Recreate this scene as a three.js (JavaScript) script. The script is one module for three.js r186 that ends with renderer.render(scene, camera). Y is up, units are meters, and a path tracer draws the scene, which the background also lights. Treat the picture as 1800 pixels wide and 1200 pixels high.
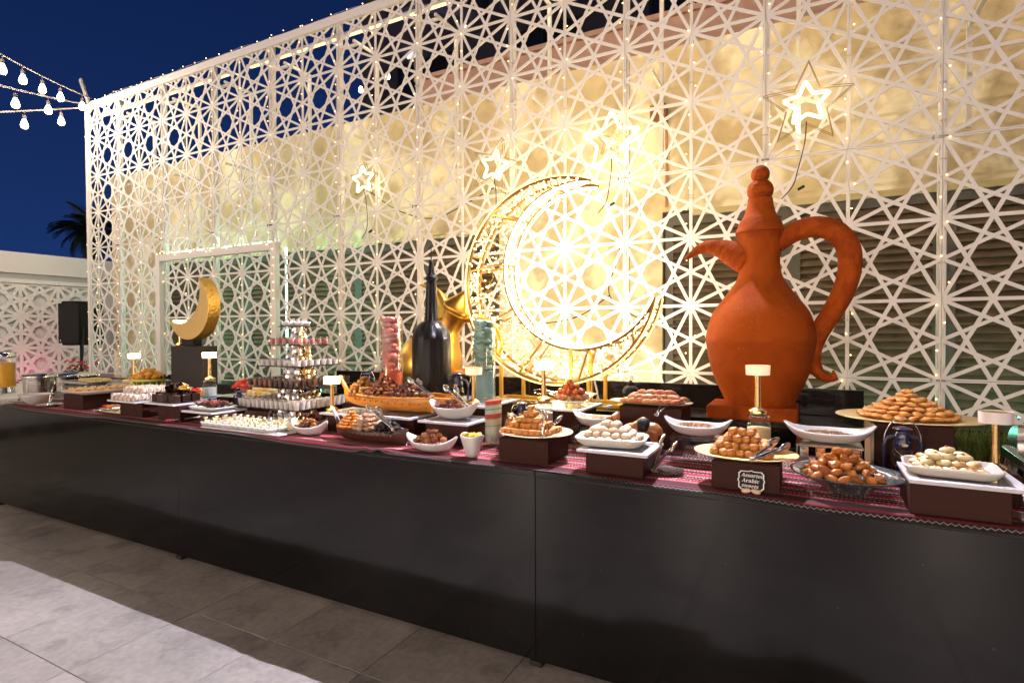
import * as THREE from 'three';
import { mergeGeometries } from 'three/addons/utils/BufferGeometryUtils.js';
import { RoundedBoxGeometry } from 'three/addons/geometries/RoundedBoxGeometry.js';
import { RectAreaLightUniformsLib } from 'three/addons/lights/RectAreaLightUniformsLib.js';
import { MarchingCubes } from 'three/addons/objects/MarchingCubes.js';

// ---------- camera, sky, lights, exposure ----------
const scene = new THREE.Scene();
const camera = new THREE.PerspectiveCamera(62.46, 1024 / 682, 0.05, 900);
camera.position.set(0, 1.45, 0);
camera.rotation.order = 'YXZ';
camera.rotation.set(-0.0175, 0.4807, -0.0036);
const renderer = new THREE.WebGLRenderer({ antialias: true });
renderer.setSize(1024, 682);
renderer.toneMapping = THREE.LinearToneMapping;
renderer.toneMappingExposure = 1.0;
renderer.shadowMap.enabled = true;

function skyTexture() {                                   // deep blue dusk, paler towards the horizon
  const w = 64, h = 256, d = new Float32Array(w * h * 4);
  for (let y = 0; y < h; y++) for (let x = 0; x < w; x++) {
    const el = (y + 0.5) / h - 0.5, t = Math.max(0, el) * 2, k = Math.exp(-t * 4.2);
    const i = (y * w + x) * 4;
    d[i] = 0.0022 + 0.0105 * k; d[i + 1] = 0.0075 + 0.034 * k; d[i + 2] = 0.045 + 0.125 * k; d[i + 3] = 1;
  }
  const t = new THREE.DataTexture(d, w, h, THREE.RGBAFormat, THREE.FloatType);
  t.mapping = THREE.EquirectangularReflectionMapping; t.magFilter = THREE.LinearFilter; t.minFilter = THREE.LinearFilter; t.needsUpdate = true;
  return t;
}
scene.background = skyTexture();
scene.environment = scene.background;
const dusk = new THREE.DirectionalLight(0xffe9d2, 0.02);   // what is left of the sun's side of the sky
dusk.position.set(-60, 14, 20); dusk.shadow.radius = 30; dusk.castShadow = true;
Object.assign(dusk.shadow.camera, { left: -20, right: 20, top: 20, bottom: -20, near: 1, far: 200 });
scene.add(dusk); scene.add(dusk.target);

const WARM = [1, 0.72, 0.42], COOL = [0.87, 0.84, 1.02];
const POWER = { flood: 1700, post: 98, festoon: 1.1, moon: 0.72, star: 0.5, lamp: 0.2, led: 0.45, pink: 0.2, wash: 24 };

RectAreaLightUniformsLib.init();

// ---------- helpers ----------
let seed = 7;
const rnd = () => { seed = (seed + 0x6d2b79f5) | 0; let t = Math.imul(seed ^ (seed >>> 15), 1 | seed); t = (t + Math.imul(t ^ (t >>> 7), 61 | t)) ^ t; return ((t ^ (t >>> 14)) >>> 0) / 4294967296; };
const rr = (a, b) => a + (b - a) * rnd();
const pick = (a) => a[Math.floor(rnd() * a.length)];
const names = {};
function numbered(n) { const k = names[n] = (names[n] ?? -1) + 1; return k ? n + '_' + String(k).padStart(3, '0') : n; }
function tag(o, label, category, group, kind) {
  o.userData = { label, category };
  if (group) o.userData.group = group;
  if (kind) o.userData.kind = kind;
  return o;
}
function mesh(g, m) { const o = new THREE.Mesh(g, m); o.castShadow = o.receiveShadow = true; return o; }
function thing(name, label, category, u = 0, y = 0, n = 0, turn = 0, group) {
  const o = new THREE.Group(); o.name = numbered(name); tag(o, label, category, group);
  o.position.set(u, y, -n); o.rotation.y = turn; scene.add(o); return o;
}
function part(parent, name, g, m, label) {
  const o = mesh(Array.isArray(g) ? G(g) : g, m); o.name = name; if (label) o.userData.label = label; parent.add(o); return o;
}
function stuff(o) { o.userData.kind = 'stuff'; return o; }
function solo(name, label, category, g, m, u = 0, y = 0, n = 0, turn = 0, group) {
  const o = mesh(Array.isArray(g) ? G(g) : g, m); o.name = numbered(name); tag(o, label, category, group);
  o.position.set(u, y, -n); o.rotation.y = turn; scene.add(o); return o;
}
function structure(name, g, m) {
  const o = mesh(Array.isArray(g) ? G(g) : g, m); o.name = name; o.userData.kind = 'structure'; scene.add(o); return o;
}
function copy(o, u, y, n, turn, label) {
  const c = o.clone(); c.name = numbered(o.name.replace(/_\d+$/, '')); c.userData = { ...o.userData };
  if (label) c.userData.label = label;
  c.position.set(u, y, -n); if (turn !== undefined) c.rotation.y = turn; scene.add(c); return c;
}
function G(list) {
  const out = list.map((g) => {
    const q = g.index ? g.toNonIndexed() : g.clone();
    for (const k of Object.keys(q.attributes)) if (!['position', 'normal', 'uv'].includes(k)) q.deleteAttribute(k);
    return q;
  });
  return out.length === 1 ? out[0] : mergeGeometries(out);
}
function at(g, x, y, z, rx = 0, ry = 0, rz = 0) {
  g.applyMatrix4(new THREE.Matrix4().compose(new THREE.Vector3(x, y, z), new THREE.Quaternion().setFromEuler(new THREE.Euler(rx, ry, rz)), new THREE.Vector3(1, 1, 1)));
  return g;
}
const bx = (w, h, d, x = 0, y = 0, z = 0, rx, ry, rz) => at(new THREE.BoxGeometry(w, h, d), x, y, z, rx, ry, rz);
const rb = (w, h, d, r, x = 0, y = 0, z = 0, rx, ry, rz) => at(new RoundedBoxGeometry(w, h, d, 2, r), x, y, z, rx, ry, rz);
const cy = (rt, rbm, h, x = 0, y = 0, z = 0, seg = 24, open = false, rx, ry, rz) => at(new THREE.CylinderGeometry(rt, rbm, h, seg, 1, open), x, y, z, rx, ry, rz);
const sp = (r, x = 0, y = 0, z = 0, sx = 1, sy = 1, sz = 1, w = 16, h = 10) => { const g = new THREE.SphereGeometry(r, w, h); g.scale(sx, sy, sz); g.translate(x, y, z); return g; };
const lathe = (pts, seg = 32) => new THREE.LatheGeometry(pts.map(([r, y]) => new THREE.Vector2(r, y)), seg);
function smoothLathe(pts, seg = 40, n = 60) {
  const c = new THREE.SplineCurve(pts.map(([r, y]) => new THREE.Vector2(r, y)));
  return new THREE.LatheGeometry(c.getPoints(n).map((p) => new THREE.Vector2(Math.max(0, p.x), p.y)), seg);
}
const vec = (p) => new THREE.Vector3(...p);
function tube(pts, r, seg = 24, rad = 6, closed = false, straight = false) {
  let c;
  if (straight) { c = new THREE.CurvePath(); for (let i = 0; i + 1 < pts.length; i++) c.add(new THREE.LineCurve3(vec(pts[i]), vec(pts[i + 1]))); if (closed) c.add(new THREE.LineCurve3(vec(pts[pts.length - 1]), vec(pts[0]))); } else c = new THREE.CatmullRomCurve3(pts.map(vec), closed);
  return new THREE.TubeGeometry(c, seg, r, rad, closed && !straight);
}
function bar(a, b, r, seg = 6) {                          // straight round bar
  const A = vec(a), B = vec(b), d = B.clone().sub(A), g = new THREE.CylinderGeometry(r, r, d.length(), seg, 1);
  g.applyQuaternion(new THREE.Quaternion().setFromUnitVectors(new THREE.Vector3(0, 1, 0), d.clone().normalize()));
  g.translate((A.x + B.x) / 2, (A.y + B.y) / 2, (A.z + B.z) / 2); return g;
}
function taperTube(pts, radii, seg = 40, rad = 14) {      // tube with a radius that changes along it, ends closed
  const c = new THREE.CatmullRomCurve3(pts.map(vec)), f = c.computeFrenetFrames(seg, false), pos = [], idx = [], uv = [];
  for (let i = 0; i <= seg; i++) {
    const t = i / seg, p = c.getPoint(t), q = t * (radii.length - 1), k = Math.min(radii.length - 2, Math.floor(q)), r = radii[k] + (radii[k + 1] - radii[k]) * (q - k);
    for (let j = 0; j <= rad; j++) {
      const a = j / rad * Math.PI * 2, v = f.normals[i].clone().multiplyScalar(Math.cos(a) * r).addScaledVector(f.binormals[i], Math.sin(a) * r).add(p);
      pos.push(v.x, v.y, v.z); uv.push(j / rad, t * 3);
    }
  }
  for (let i = 0; i < seg; i++) for (let j = 0; j < rad; j++) { const a = i * (rad + 1) + j, b = a + rad + 1; idx.push(a, a + 1, b, b, a + 1, b + 1); }
  for (const [row, flip] of [[0, 1], [seg, 0]]) {
    const p = c.getPoint(row / seg), m = pos.length / 3; pos.push(p.x, p.y, p.z); uv.push(0, 0);
    for (let j = 0; j < rad; j++) { const a = row * (rad + 1) + j; idx.push(...(flip ? [m, a + 1, a] : [m, a, a + 1])); }
  }
  const g = new THREE.BufferGeometry(); g.setAttribute('position', new THREE.Float32BufferAttribute(pos, 3)); g.setAttribute('uv', new THREE.Float32BufferAttribute(uv, 2)); g.setIndex(idx); g.computeVertexNormals(); return g;
}
function uvm(g, s = 1, du = 0, dv = 0) {                  // uv in metres from the plane each triangle faces
  g = g.index ? g.toNonIndexed() : g;
  const p = g.attributes.position, uv = new Float32Array(p.count * 2), a = new THREE.Vector3(), b = new THREE.Vector3(), c = new THREE.Vector3();
  for (let i = 0; i < p.count; i += 3) {
    a.fromBufferAttribute(p, i); b.fromBufferAttribute(p, i + 1).sub(a); c.fromBufferAttribute(p, i + 2).sub(a); b.cross(c);
    const x = Math.abs(b.x), y = Math.abs(b.y), z = Math.abs(b.z);
    for (let j = i; j < i + 3; j++) {
      const X = p.getX(j), Y = p.getY(j), Z = p.getZ(j), [U, V] = y >= x && y >= z ? [X, Z] : x >= z ? [Z, Y] : [X, Y];
      uv[j * 2] = U * s + du; uv[j * 2 + 1] = V * s + dv;
    }
  }
  g.setAttribute('uv', new THREE.BufferAttribute(uv, 2)); return g;
}
// field of joined tapered capsules [ax,ay,az,ra, bx,by,bz,rb], meshed as one surface
function blob(caps, lo, hi, res, k = 0.02) {
  const size = Math.max(hi[0] - lo[0], hi[1] - lo[1], hi[2] - lo[2]), mc = new MarchingCubes(res, new THREE.MeshBasicMaterial(), false, false, 200000);
  mc.isolation = 0;
  const mid = lo.map((v, i) => (v + hi[i]) / 2);
  for (let z = 0; z < res; z++) for (let y = 0; y < res; y++) for (let x = 0; x < res; x++) {
    const P = [x, y, z].map((v, i) => mid[i] + ((v - res / 2) / (res / 2)) * size / 2);
    let acc = 0;
    for (const c of caps) {
      const d = [c[4] - c[0], c[5] - c[1], c[6] - c[2]], q = [P[0] - c[0], P[1] - c[1], P[2] - c[2]], L = d[0] * d[0] + d[1] * d[1] + d[2] * d[2] || 1e-9;
      const t = Math.min(1, Math.max(0, (q[0] * d[0] + q[1] * d[1] + q[2] * d[2]) / L));
      const dist = Math.hypot(q[0] - d[0] * t, q[1] - d[1] * t, q[2] - d[2] * t) - (c[3] + (c[7] - c[3]) * t);
      acc += Math.exp(-dist / k);
    }
    mc.field[x + y * res + z * res * res] = k * Math.log(Math.max(acc, 1e-30));
  }
  mc.update();
  const n = mc.count, g = new THREE.BufferGeometry(), pos = mc.positionArray.slice(0, n * 3), nor = mc.normalArray.slice(0, n * 3);
  for (let i = 0; i < n * 3; i++) pos[i] = mid[i % 3] + pos[i] * size / 2;
  g.setAttribute('position', new THREE.BufferAttribute(pos, 3)); g.setAttribute('normal', new THREE.BufferAttribute(nor, 3)); g.setAttribute('uv', new THREE.BufferAttribute(new Float32Array(n * 2), 2));
  return g;
}

// ---------- textures ----------
const hash = (x, y, s) => { let h = Math.imul(x, 374761393) + Math.imul(y, 668265263) + Math.imul(s, 974634777); h = Math.imul(h ^ (h >>> 13), 1274126177); return ((h ^ (h >>> 16)) >>> 0) / 4294967296; };
function vn(x, y, p, s) {                                 // tiling value noise of period p
  const xi = Math.floor(x), yi = Math.floor(y), f = x - xi, g = y - yi, m = (v) => ((v % p) + p) % p, a = f * f * (3 - 2 * f), b = g * g * (3 - 2 * g);
  const A = hash(m(xi), m(yi), s), B = hash(m(xi + 1), m(yi), s), C = hash(m(xi), m(yi + 1), s), D = hash(m(xi + 1), m(yi + 1), s);
  return A + (B - A) * a + (C - A) * b + (A - B - C + D) * a * b;
}
const fbm = (x, y, p, s, o = 4) => { let v = 0, a = 0.5, t = 0; for (let i = 0; i < o; i++) { v += a * vn(x * p, y * p, p, s + i); t += a; p *= 2; a *= 0.5; } return v / t; };
function tex(n, fn, srgb = false, m = n) {
  const d = new Uint8Array(n * m * 4);
  for (let y = 0; y < m; y++) for (let x = 0; x < n; x++) { const c = fn((x + 0.5) / n, (y + 0.5) / m), i = (y * n + x) * 4; for (let k = 0; k < 3; k++) d[i + k] = Math.max(0, Math.min(255, (Array.isArray(c) ? c[k] : c) * 255)); d[i + 3] = 255; }
  const t = new THREE.DataTexture(d, n, m, THREE.RGBAFormat); t.wrapS = t.wrapT = THREE.RepeatWrapping; t.magFilter = THREE.LinearFilter; t.minFilter = THREE.LinearFilter; if (srgb) t.colorSpace = THREE.SRGBColorSpace; t.needsUpdate = true; return t;
}
const mixc = (a, b, t) => a.map((v, i) => v + (b[i] - v) * t);
const sm = (a, b, x) => { const t = Math.min(1, Math.max(0, (x - a) / (b - a))); return t * t * (3 - 2 * t); };
const T = {
  plaster: tex(512, (x, y) => { const a = fbm(x, y, 5, 3, 5), b = fbm(x + 0.3, y, 22, 9, 3), c = fbm(x * 1, y, 3, 21, 2); let k = mixc([0.95, 0.90, 0.77], [0.80, 0.72, 0.56], sm(0.42, 0.66, a)); k = mixc(k, [0.66, 0.58, 0.45], 0.42 * sm(0.5, 0.7, fbm(x, y, 13, 23, 3)) * sm(0.4, 0.6, c)); return k.map((v) => v * (0.94 + 0.1 * b)); }, true),
  plasterBump: tex(256, (x, y) => fbm(x, y, 8, 40, 5)),
  paving: tex(512, (x, y) => { const a = fbm(x, y, 4, 61, 5), b = fbm(x, y, 64, 62, 2), c = fbm(x, y, 9, 63, 4); const v = 0.80 + 0.16 * (a - 0.5) + 0.12 * (b - 0.5) - 0.08 * sm(0.55, 0.62, fbm(x, y, 7, 66, 5)) * sm(0.45, 0.6, c) - 0.05 * sm(0.5, 0.75, c); return [v, v * 0.985, v * 0.965]; }, true),
  pavingBump: tex(256, (x, y) => 0.7 * fbm(x, y, 6, 71, 5) + 0.3 * fbm(x, y, 70, 72, 2)),
  terra: tex(512, (x, y) => { const a = fbm(x, y, 7, 81, 5), b = hash(Math.floor(x * 512), Math.floor(y * 512), 5); let c = mixc([0.66, 0.30, 0.045], [0.58, 0.245, 0.035], sm(0.35, 0.7, a)); const w = fbm(x + 0.4, y, 11, 88, 4); c = mixc(c, [0.46, 0.19, 0.03], 0.2 * sm(0.55, 0.75, w)); if (b > 0.988 && w > 0.5) c = [0.8, 0.56, 0.40]; return c.map((v) => v * (0.95 + 0.1 * hash(Math.floor(x * 512), Math.floor(y * 512), 8))); }, true),
  grain: tex(256, (x, y) => fbm(x, y, 60, 91, 3)),
  laminate: tex(512, (x, y) => { const a = fbm(x, y, 6, 171, 4), q = hash(Math.floor(x * 512), Math.floor(y * 256), 77); const b = 0.014 + 0.012 * a; return q > 0.99994 ? [0.5, 0.48, 0.46] : q > 0.9994 ? [0.10, 0.09, 0.085] : [b * 1.06, b * 0.95, b * 0.9]; }, true),
  smudge: tex(256, (x, y) => 0.62 + 0.38 * sm(0.3, 0.75, fbm(x, y, 5, 97, 5)) + 0.2 * sm(0.7, 0.8, fbm(x, y, 14, 98, 3))),
  cloudy: tex(256, (x, y) => fbm(x, y, 6, 95, 4)),
  dents: tex(256, (x, y) => { let d = 9; const p = 9, X = x * p, Y = y * p, xi = Math.floor(X), yi = Math.floor(Y); for (let i = -1; i < 2; i++) for (let j = -1; j < 2; j++) { const a = (xi + i + p) % p, b = (yi + j + p) % p; d = Math.min(d, Math.hypot(X - xi - i - hash(a, b, 1), Y - yi - j - hash(a, b, 2))); } return Math.min(1, d * d); }),
  woodGold: tex(512, (x, y) => { const r = fbm(x * 1, y, 4, 101, 3), g = vn(x * 6 + r * 4, y * 60, 60, 104), f = fbm(x, y, 90, 105, 2); return mixc([0.88, 0.62, 0.24], [0.72, 0.42, 0.12], 0.65 * g + 0.35 * r).map((v) => v * (0.93 + 0.14 * f)); }, true),
  woodDark: tex(512, (x, y) => { const r = fbm(x, y, 4, 111, 3), g = vn(x * 6 + r * 4, y * 50, 50, 114); return mixc([0.33, 0.17, 0.10], [0.19, 0.09, 0.055], 0.6 * g + 0.4 * r); }, true),
  carved: tex(256, (x, y) => { const k = Math.abs(((x * 3) % 1) - 0.5); const w = Math.sin((y * 34 + k * 9) * Math.PI * 2) * 0.5 + 0.5; return k < 0.3 ? 0.35 + 0.65 * w : 0.8 + 0.2 * fbm(x, y, 40, 3, 2); }),
  slat: tex(256, (x, y) => { const g = vn(x * 5, y * 40, 40, 121), a = fbm(x, y, 5, 122, 4); return mixc([0.475, 0.405, 0.32], [0.345, 0.285, 0.22], 0.5 * g + 0.5 * a); }, true),
  pot: tex(256, (x, y) => vn(x * 3, y * 200, 200, 131)),
  cake: tex(128, (x, y) => 0.6 * fbm(x, y, 14, 141, 3) + 0.4 * fbm(x, y, 50, 142, 1)),
  bake: tex(128, (x, y) => { const a = fbm(x, y, 6, 151, 4); return mixc([1, 0.97, 0.9], [0.84, 0.68, 0.50], sm(0.38, 0.7, a)); }, true),
  sponge: tex(128, (x, y) => mixc([1, 1, 1], [0.55, 0.42, 0.36], sm(0.6, 0.64, fbm(x, y, 7, 161, 3))), true),
};
function rep(t, x, y = x) { const c = t.clone(); c.repeat.set(x, y); c.needsUpdate = true; return c; }
function mat(c, roughness = 0.6, o = {}) {
  const phys = ['transmission', 'clearcoat', 'sheen', 'ior', 'specularIntensity'].some((k) => k in o), m = phys ? new THREE.MeshPhysicalMaterial() : new THREE.MeshStandardMaterial();
  const { emit, power = 1, ...rest } = o;
  m.color.setRGB(...c); m.roughness = roughness; m.metalness = 0; m.side = THREE.DoubleSide; m.setValues(rest);
  if (emit) { m.emissive.setRGB(...emit); m.emissiveIntensity = power; }
  return m;
}
const bump = (t, s, r = 1) => ({ bumpMap: rep(t, r), bumpScale: s });
const M = {
  white: mat([0.80, 0.79, 0.77], 0.45), lattice: mat([0.74, 0.70, 0.655], 0.5), porcelain: mat([0.64, 0.62, 0.60], 0.16, { clearcoat: 0.5, clearcoatRoughness: 0.08 }),
  plaster: mat([1, 1, 1], 0.9, { map: rep(T.plaster, 0.45), ...bump(T.plasterBump, 0.006, 1.3) }),
  pink: mat([0.44, 0.27, 0.215], 0.85, bump(T.plasterBump, 0.004)),
  offwall: mat([0.74, 0.72, 0.71], 0.8, bump(T.plasterBump, 0.003)),
  tower: mat([0.075, 0.068, 0.085], 0.8, bump(T.plasterBump, 0.004)), towerSlab: mat([0.19, 0.17, 0.30], 0.8), dark: mat([0.02, 0.02, 0.025], 0.4), windowGlass: mat([0.02, 0.024, 0.035], 0.08),
  slat: mat([1, 1, 1], 0.65, { map: rep(T.slat, 1.0) }), stile: mat([0.095, 0.085, 0.068], 0.6),
  granite: mat([0.014, 0.012, 0.010], 0.16, { ...bump(T.cloudy, 0.0006, 2), roughnessMap: rep(T.cloudy, 1.2) }),
  laminate: mat([1, 1, 1], 0.14, { map: rep(T.laminate, 0.8), specularIntensity: 0.9, ...bump(T.grain, 0.00002, 3), roughnessMap: rep(T.smudge, 0.8) }),
  riser: mat([0.038, 0.0115, 0.0065], 0.6, { specularIntensity: 0.35, ...bump(T.grain, 0.0005, 3) }),
  black: mat([0.010, 0.0095, 0.0095], 0.5, { specularIntensity: 0.5 }), rubber: mat([0.012, 0.012, 0.012], 0.75), speaker: mat([0.010, 0.0085, 0.007], 0.7, { specularIntensity: 0.4, ...bump(T.grain, 0.001, 6) }),
  gold: mat([0.80, 0.46, 0.09], 0.36, { metalness: 1 }), brass: mat([0.87, 0.60, 0.24], 0.24, { metalness: 1 }), frameGold: mat([0.80, 0.50, 0.09], 0.42, { metalness: 0.55 }),
  moonGold: mat([0.86, 0.55, 0.13], 0.30, { metalness: 0.9, ...bump(T.dents, 0.004, 7) }), moonFace: mat([0.62, 0.42, 0.15], 0.55, { metalness: 0.35, ...bump(T.cloudy, 0.002, 6) }),
  steel: mat([0.78, 0.76, 0.73], 0.17, { metalness: 1 }), steelBrush: mat([0.72, 0.69, 0.64], 0.28, { metalness: 1, roughnessMap: rep(T.pot, 1, 1) }), dent: mat([0.80, 0.77, 0.72], 0.13, { metalness: 1, ...bump(T.dents, 0.012, 2.2) }),
  terra: mat([1, 1, 1], 0.8, { specularIntensity: 0.35, map: rep(T.terra, 1.2), ...bump(T.plasterBump, 0.006, 2) }),
  glass: mat([0.94, 0.97, 0.95], 0.03, { transmission: 1, thickness: 0, ior: 1.6 }), acrylic: mat([0.94, 0.95, 0.95], 0.04, { transmission: 1, thickness: 0, ior: 1.45 }),
  woodGold: mat([1, 1, 1], 0.42, { map: rep(T.woodGold, 2.2) }), woodDark: mat([1, 1, 1], 0.4, { map: rep(T.woodDark, 2.2) }), camel: mat([0.33, 0.125, 0.035], 0.28, { clearcoat: 0.6 }),
  ebony: mat([0.0055, 0.004, 0.0033], 0.36, { specularIntensity: 0.6, ...bump(T.carved, 0.0025, 2) }), navy: mat([0.012, 0.018, 0.055], 0.25, { clearcoat: 0.5 }),
  tie: mat([0.50, 0.47, 0.42], 0.35), leaf: mat([0.045, 0.085, 0.02], 0.55), leafDark: mat([0.012, 0.026, 0.012], 0.6), grass: mat([0.11, 0.16, 0.028], 0.7), soil: mat([0.03, 0.021, 0.013], 0.95),
};
const glow = (c, p) => mat(c, 0.5, { emit: c, power: p });
function pointLight(u, y, n, c, cd, radius = 1) { const l = new THREE.PointLight(new THREE.Color().setRGB(...c), cd, 0, 2); l.position.set(u, y, -n); l.castShadow = true; l.shadow.radius = radius; scene.add(l); return l; }

// ---------- ground and paving ----------
{
  const g = new THREE.PlaneGeometry(700, 700); g.rotateX(-Math.PI / 2); g.translate(0, -0.012, 0);
  const floor = structure('floor', uvm(g, 0.5), mat([0.16, 0.15, 0.14], 0.8, { map: T.paving, ...bump(T.pavingBump, 0.003) }));
  const tiles = [0, 1, 2, 3, 4, 5].map((i) => uvm(new RoundedBoxGeometry(0.563, 0.02, 0.563, 1, 0.0016), 0.83, i * 0.37, i * 0.61));
  const tone = [0, 1, 2].map((i) => mat([[0.52, 0.485, 0.455], [0.49, 0.455, 0.43], [0.545, 0.51, 0.475]][i], 0.42, { map: T.paving, bumpMap: T.pavingBump, bumpScale: 0.0012 }));
  for (let i = -12; i <= 9; i++) for (let j = -6; j <= 4; j++) {
    const t = part(floor, 'tile', pick(tiles), pick(tone));
    t.position.set(-2.805 + 0.567 * (i + 0.5), -0.01 + rr(-0.0006, 0.0006), -(1.80 - 0.567 * (0.5 - j)));
    t.rotation.set(rr(-0.0012, 0.0012), Math.floor(rnd() * 4) * Math.PI / 2, rr(-0.0012, 0.0012));
  }
}

// ---------- building behind the screen ----------
{
  const b = thing('building', 'cream plastered building with grey louvred shutters behind the white lattice screen', 'building', 0, 0, 5.2);
  const wall = (x0, x1, y0, y1, d = 0.3) => bx(x1 - x0, y1 - y0, d, (x0 + x1) / 2, (y0 + y1) / 2, -d / 2);
  part(b, 'wall', uvm(G([wall(-10.14, 6, 2.53, 4.0), wall(-10.14, -8.86, 0, 2.53), wall(-2.86, -1.16, 0, 2.53)])), M.plaster);
  part(b, 'wall_ledge', uvm(G([bx(2.2, 0.05, 0.03, 0.2, 2.505, -0.012), bx(4.8, 0.05, 0.03, 3.7, 2.505, -0.012)])), mat([0.52, 0.42, 0.22], 0.8, bump(T.plasterBump, 0.004)));
  const rough = []; for (let x = -8.8; x < -2.9; x += 0.09) rough.push(rb(0.11, rr(0.03, 0.07), 0.03, 0.012, x, 2.52 + rr(-0.015, 0.01), -0.01, 0, 0, rr(-0.15, 0.15)));
  part(b, 'plaster_edge', rough, M.plaster);
  part(b, 'roof_parapet', uvm(G([bx(14.2, 0.42, 0.25, -7.95 + 10.9, 4.22, -0.42), bx(14.4, 0.05, 0.33, 3.05, 4.455, -0.42)])), M.pink);
  part(b, 'roof_slab', [bx(16.14, 0.06, 2.6, -2.07, 3.97, -1.6)], M.offwall);
  const W = 1.03, slat = uvm(new RoundedBoxGeometry(W - 0.10, 0.078, 0.01, 1, 0.003), 1.0), slats = [0, 1, 2, 3].map((i) => { const g = slat.clone(); const a = g.attributes.uv; for (let k = 0; k < a.count; k++) a.setXY(k, a.getX(k) + i * 0.31, a.getY(k) + i * 0.23); return g; });
  const frame = G([bx(0.07, 2.5, 0.05, -W / 2 + 0.035, 1.26, 0), bx(0.07, 2.5, 0.05, W / 2 - 0.035, 1.26, 0), bx(W - 0.14, 0.1, 0.05, 0, 2.46, 0), bx(W - 0.14, 0.12, 0.05, 0, 0.07, 0), bx(W, 2.5, 0.01, 0, 1.26, -0.055)]);
  const shutter = (x, single) => {
    const s = part(b, 'shutter', frame, M.stile); s.position.set(x, 0, -0.06);
    const list = [];
    for (let i = 0; i < 37; i++) {
      const y = 0.165 + i * 0.0615, rx = -0.62 + rr(-0.03, 0.03);
      if (single) { const q = part(s, 'slat', pick(slats), M.slat); q.position.set(0, y, 0); q.rotation.x = rx; } else list.push(at(slat.clone(), 0, y, 0, rx));
    }
    if (!single) stuff(part(s, 'slats', list, M.slat));
  };
  for (let i = 0; i < 6; i++) shutter(-8.86 + W * (i + 0.5) * 0.97 + 0.02, i > 1);
  for (let i = 0; i < 6; i++) shutter(-1.14 + W * (i + 0.5), i < 3);
}
// unlit hotel block further back
{
  const h = thing('hotel_block', 'dark hotel block with rounded balconies rising behind the cream building', 'building', 0, 0, 12.2);
  const pts = new THREE.Shape([[-11.1, 0], [10, 0], [10, 16], [-10.6, 16], [-10.95, 10.9], [-11.1, 10.2]].map(([x, y]) => new THREE.Vector2(x, y)));
  part(h, 'wall', uvm(at(new THREE.ExtrudeGeometry(pts, { depth: 3, bevelEnabled: false }), 0, 0, -3)), M.tower);
  const front = [];
  for (const [y, x0] of [[6.3, -8.9], [9.1, -8.4], [11.9, -8.0]]) {
    for (let i = 0; i < 5; i++) {
      const x = x0 + i * 3.4;
      const arc = new THREE.Shape(); arc.absarc(0, 0, 1.45, 0, Math.PI); arc.lineTo(1.45, 0);
      part(h, 'balcony', [at(new THREE.ExtrudeGeometry(arc, { depth: 0.22, bevelEnabled: false, curveSegments: 18 }), x, y, 0.002, Math.PI / 2)], M.towerSlab);
      part(h, 'balcony_wall', [at(new THREE.CylinderGeometry(1.42, 1.42, 0.75, 24, 1, true, -Math.PI / 2, Math.PI), x, y + 0.38, 0)], M.tower);
      const w = part(h, 'window', [bx(1.7, 0.06, 0.06, x, y + 2.28, 0.03), bx(0.06, 2.2, 0.06, x - 0.87, y + 1.2, 0.03), bx(0.06, 2.2, 0.06, x + 0.87, y + 1.2, 0.03), bx(0.05, 2.15, 0.05, x, y + 1.2, 0.03)], M.dark);
      part(w, 'pane', [bx(1.68, 2.2, 0.02, x, y + 1.2, 0.012)], M.windowGlass);
      front.push([x, y]);
    }
  }
  part(h, 'lit_window', [bx(0.42, 0.42, 0.05, -9.26, 8.95, 0.03)], glow([0.9, 0.88, 1], 1.1));
  for (const [x, y] of [[-8.9, 7.55], [-6.73, 8.15], [-4.41, 8.15], [-9.75, 7.4]]) part(h, 'wall_light', [sp(0.055, x, y, 1.52), cy(0.03, 0.05, 0.05, x, y + 0.07, 1.52)], glow([1, 0.9, 0.75], 9));
}
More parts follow.
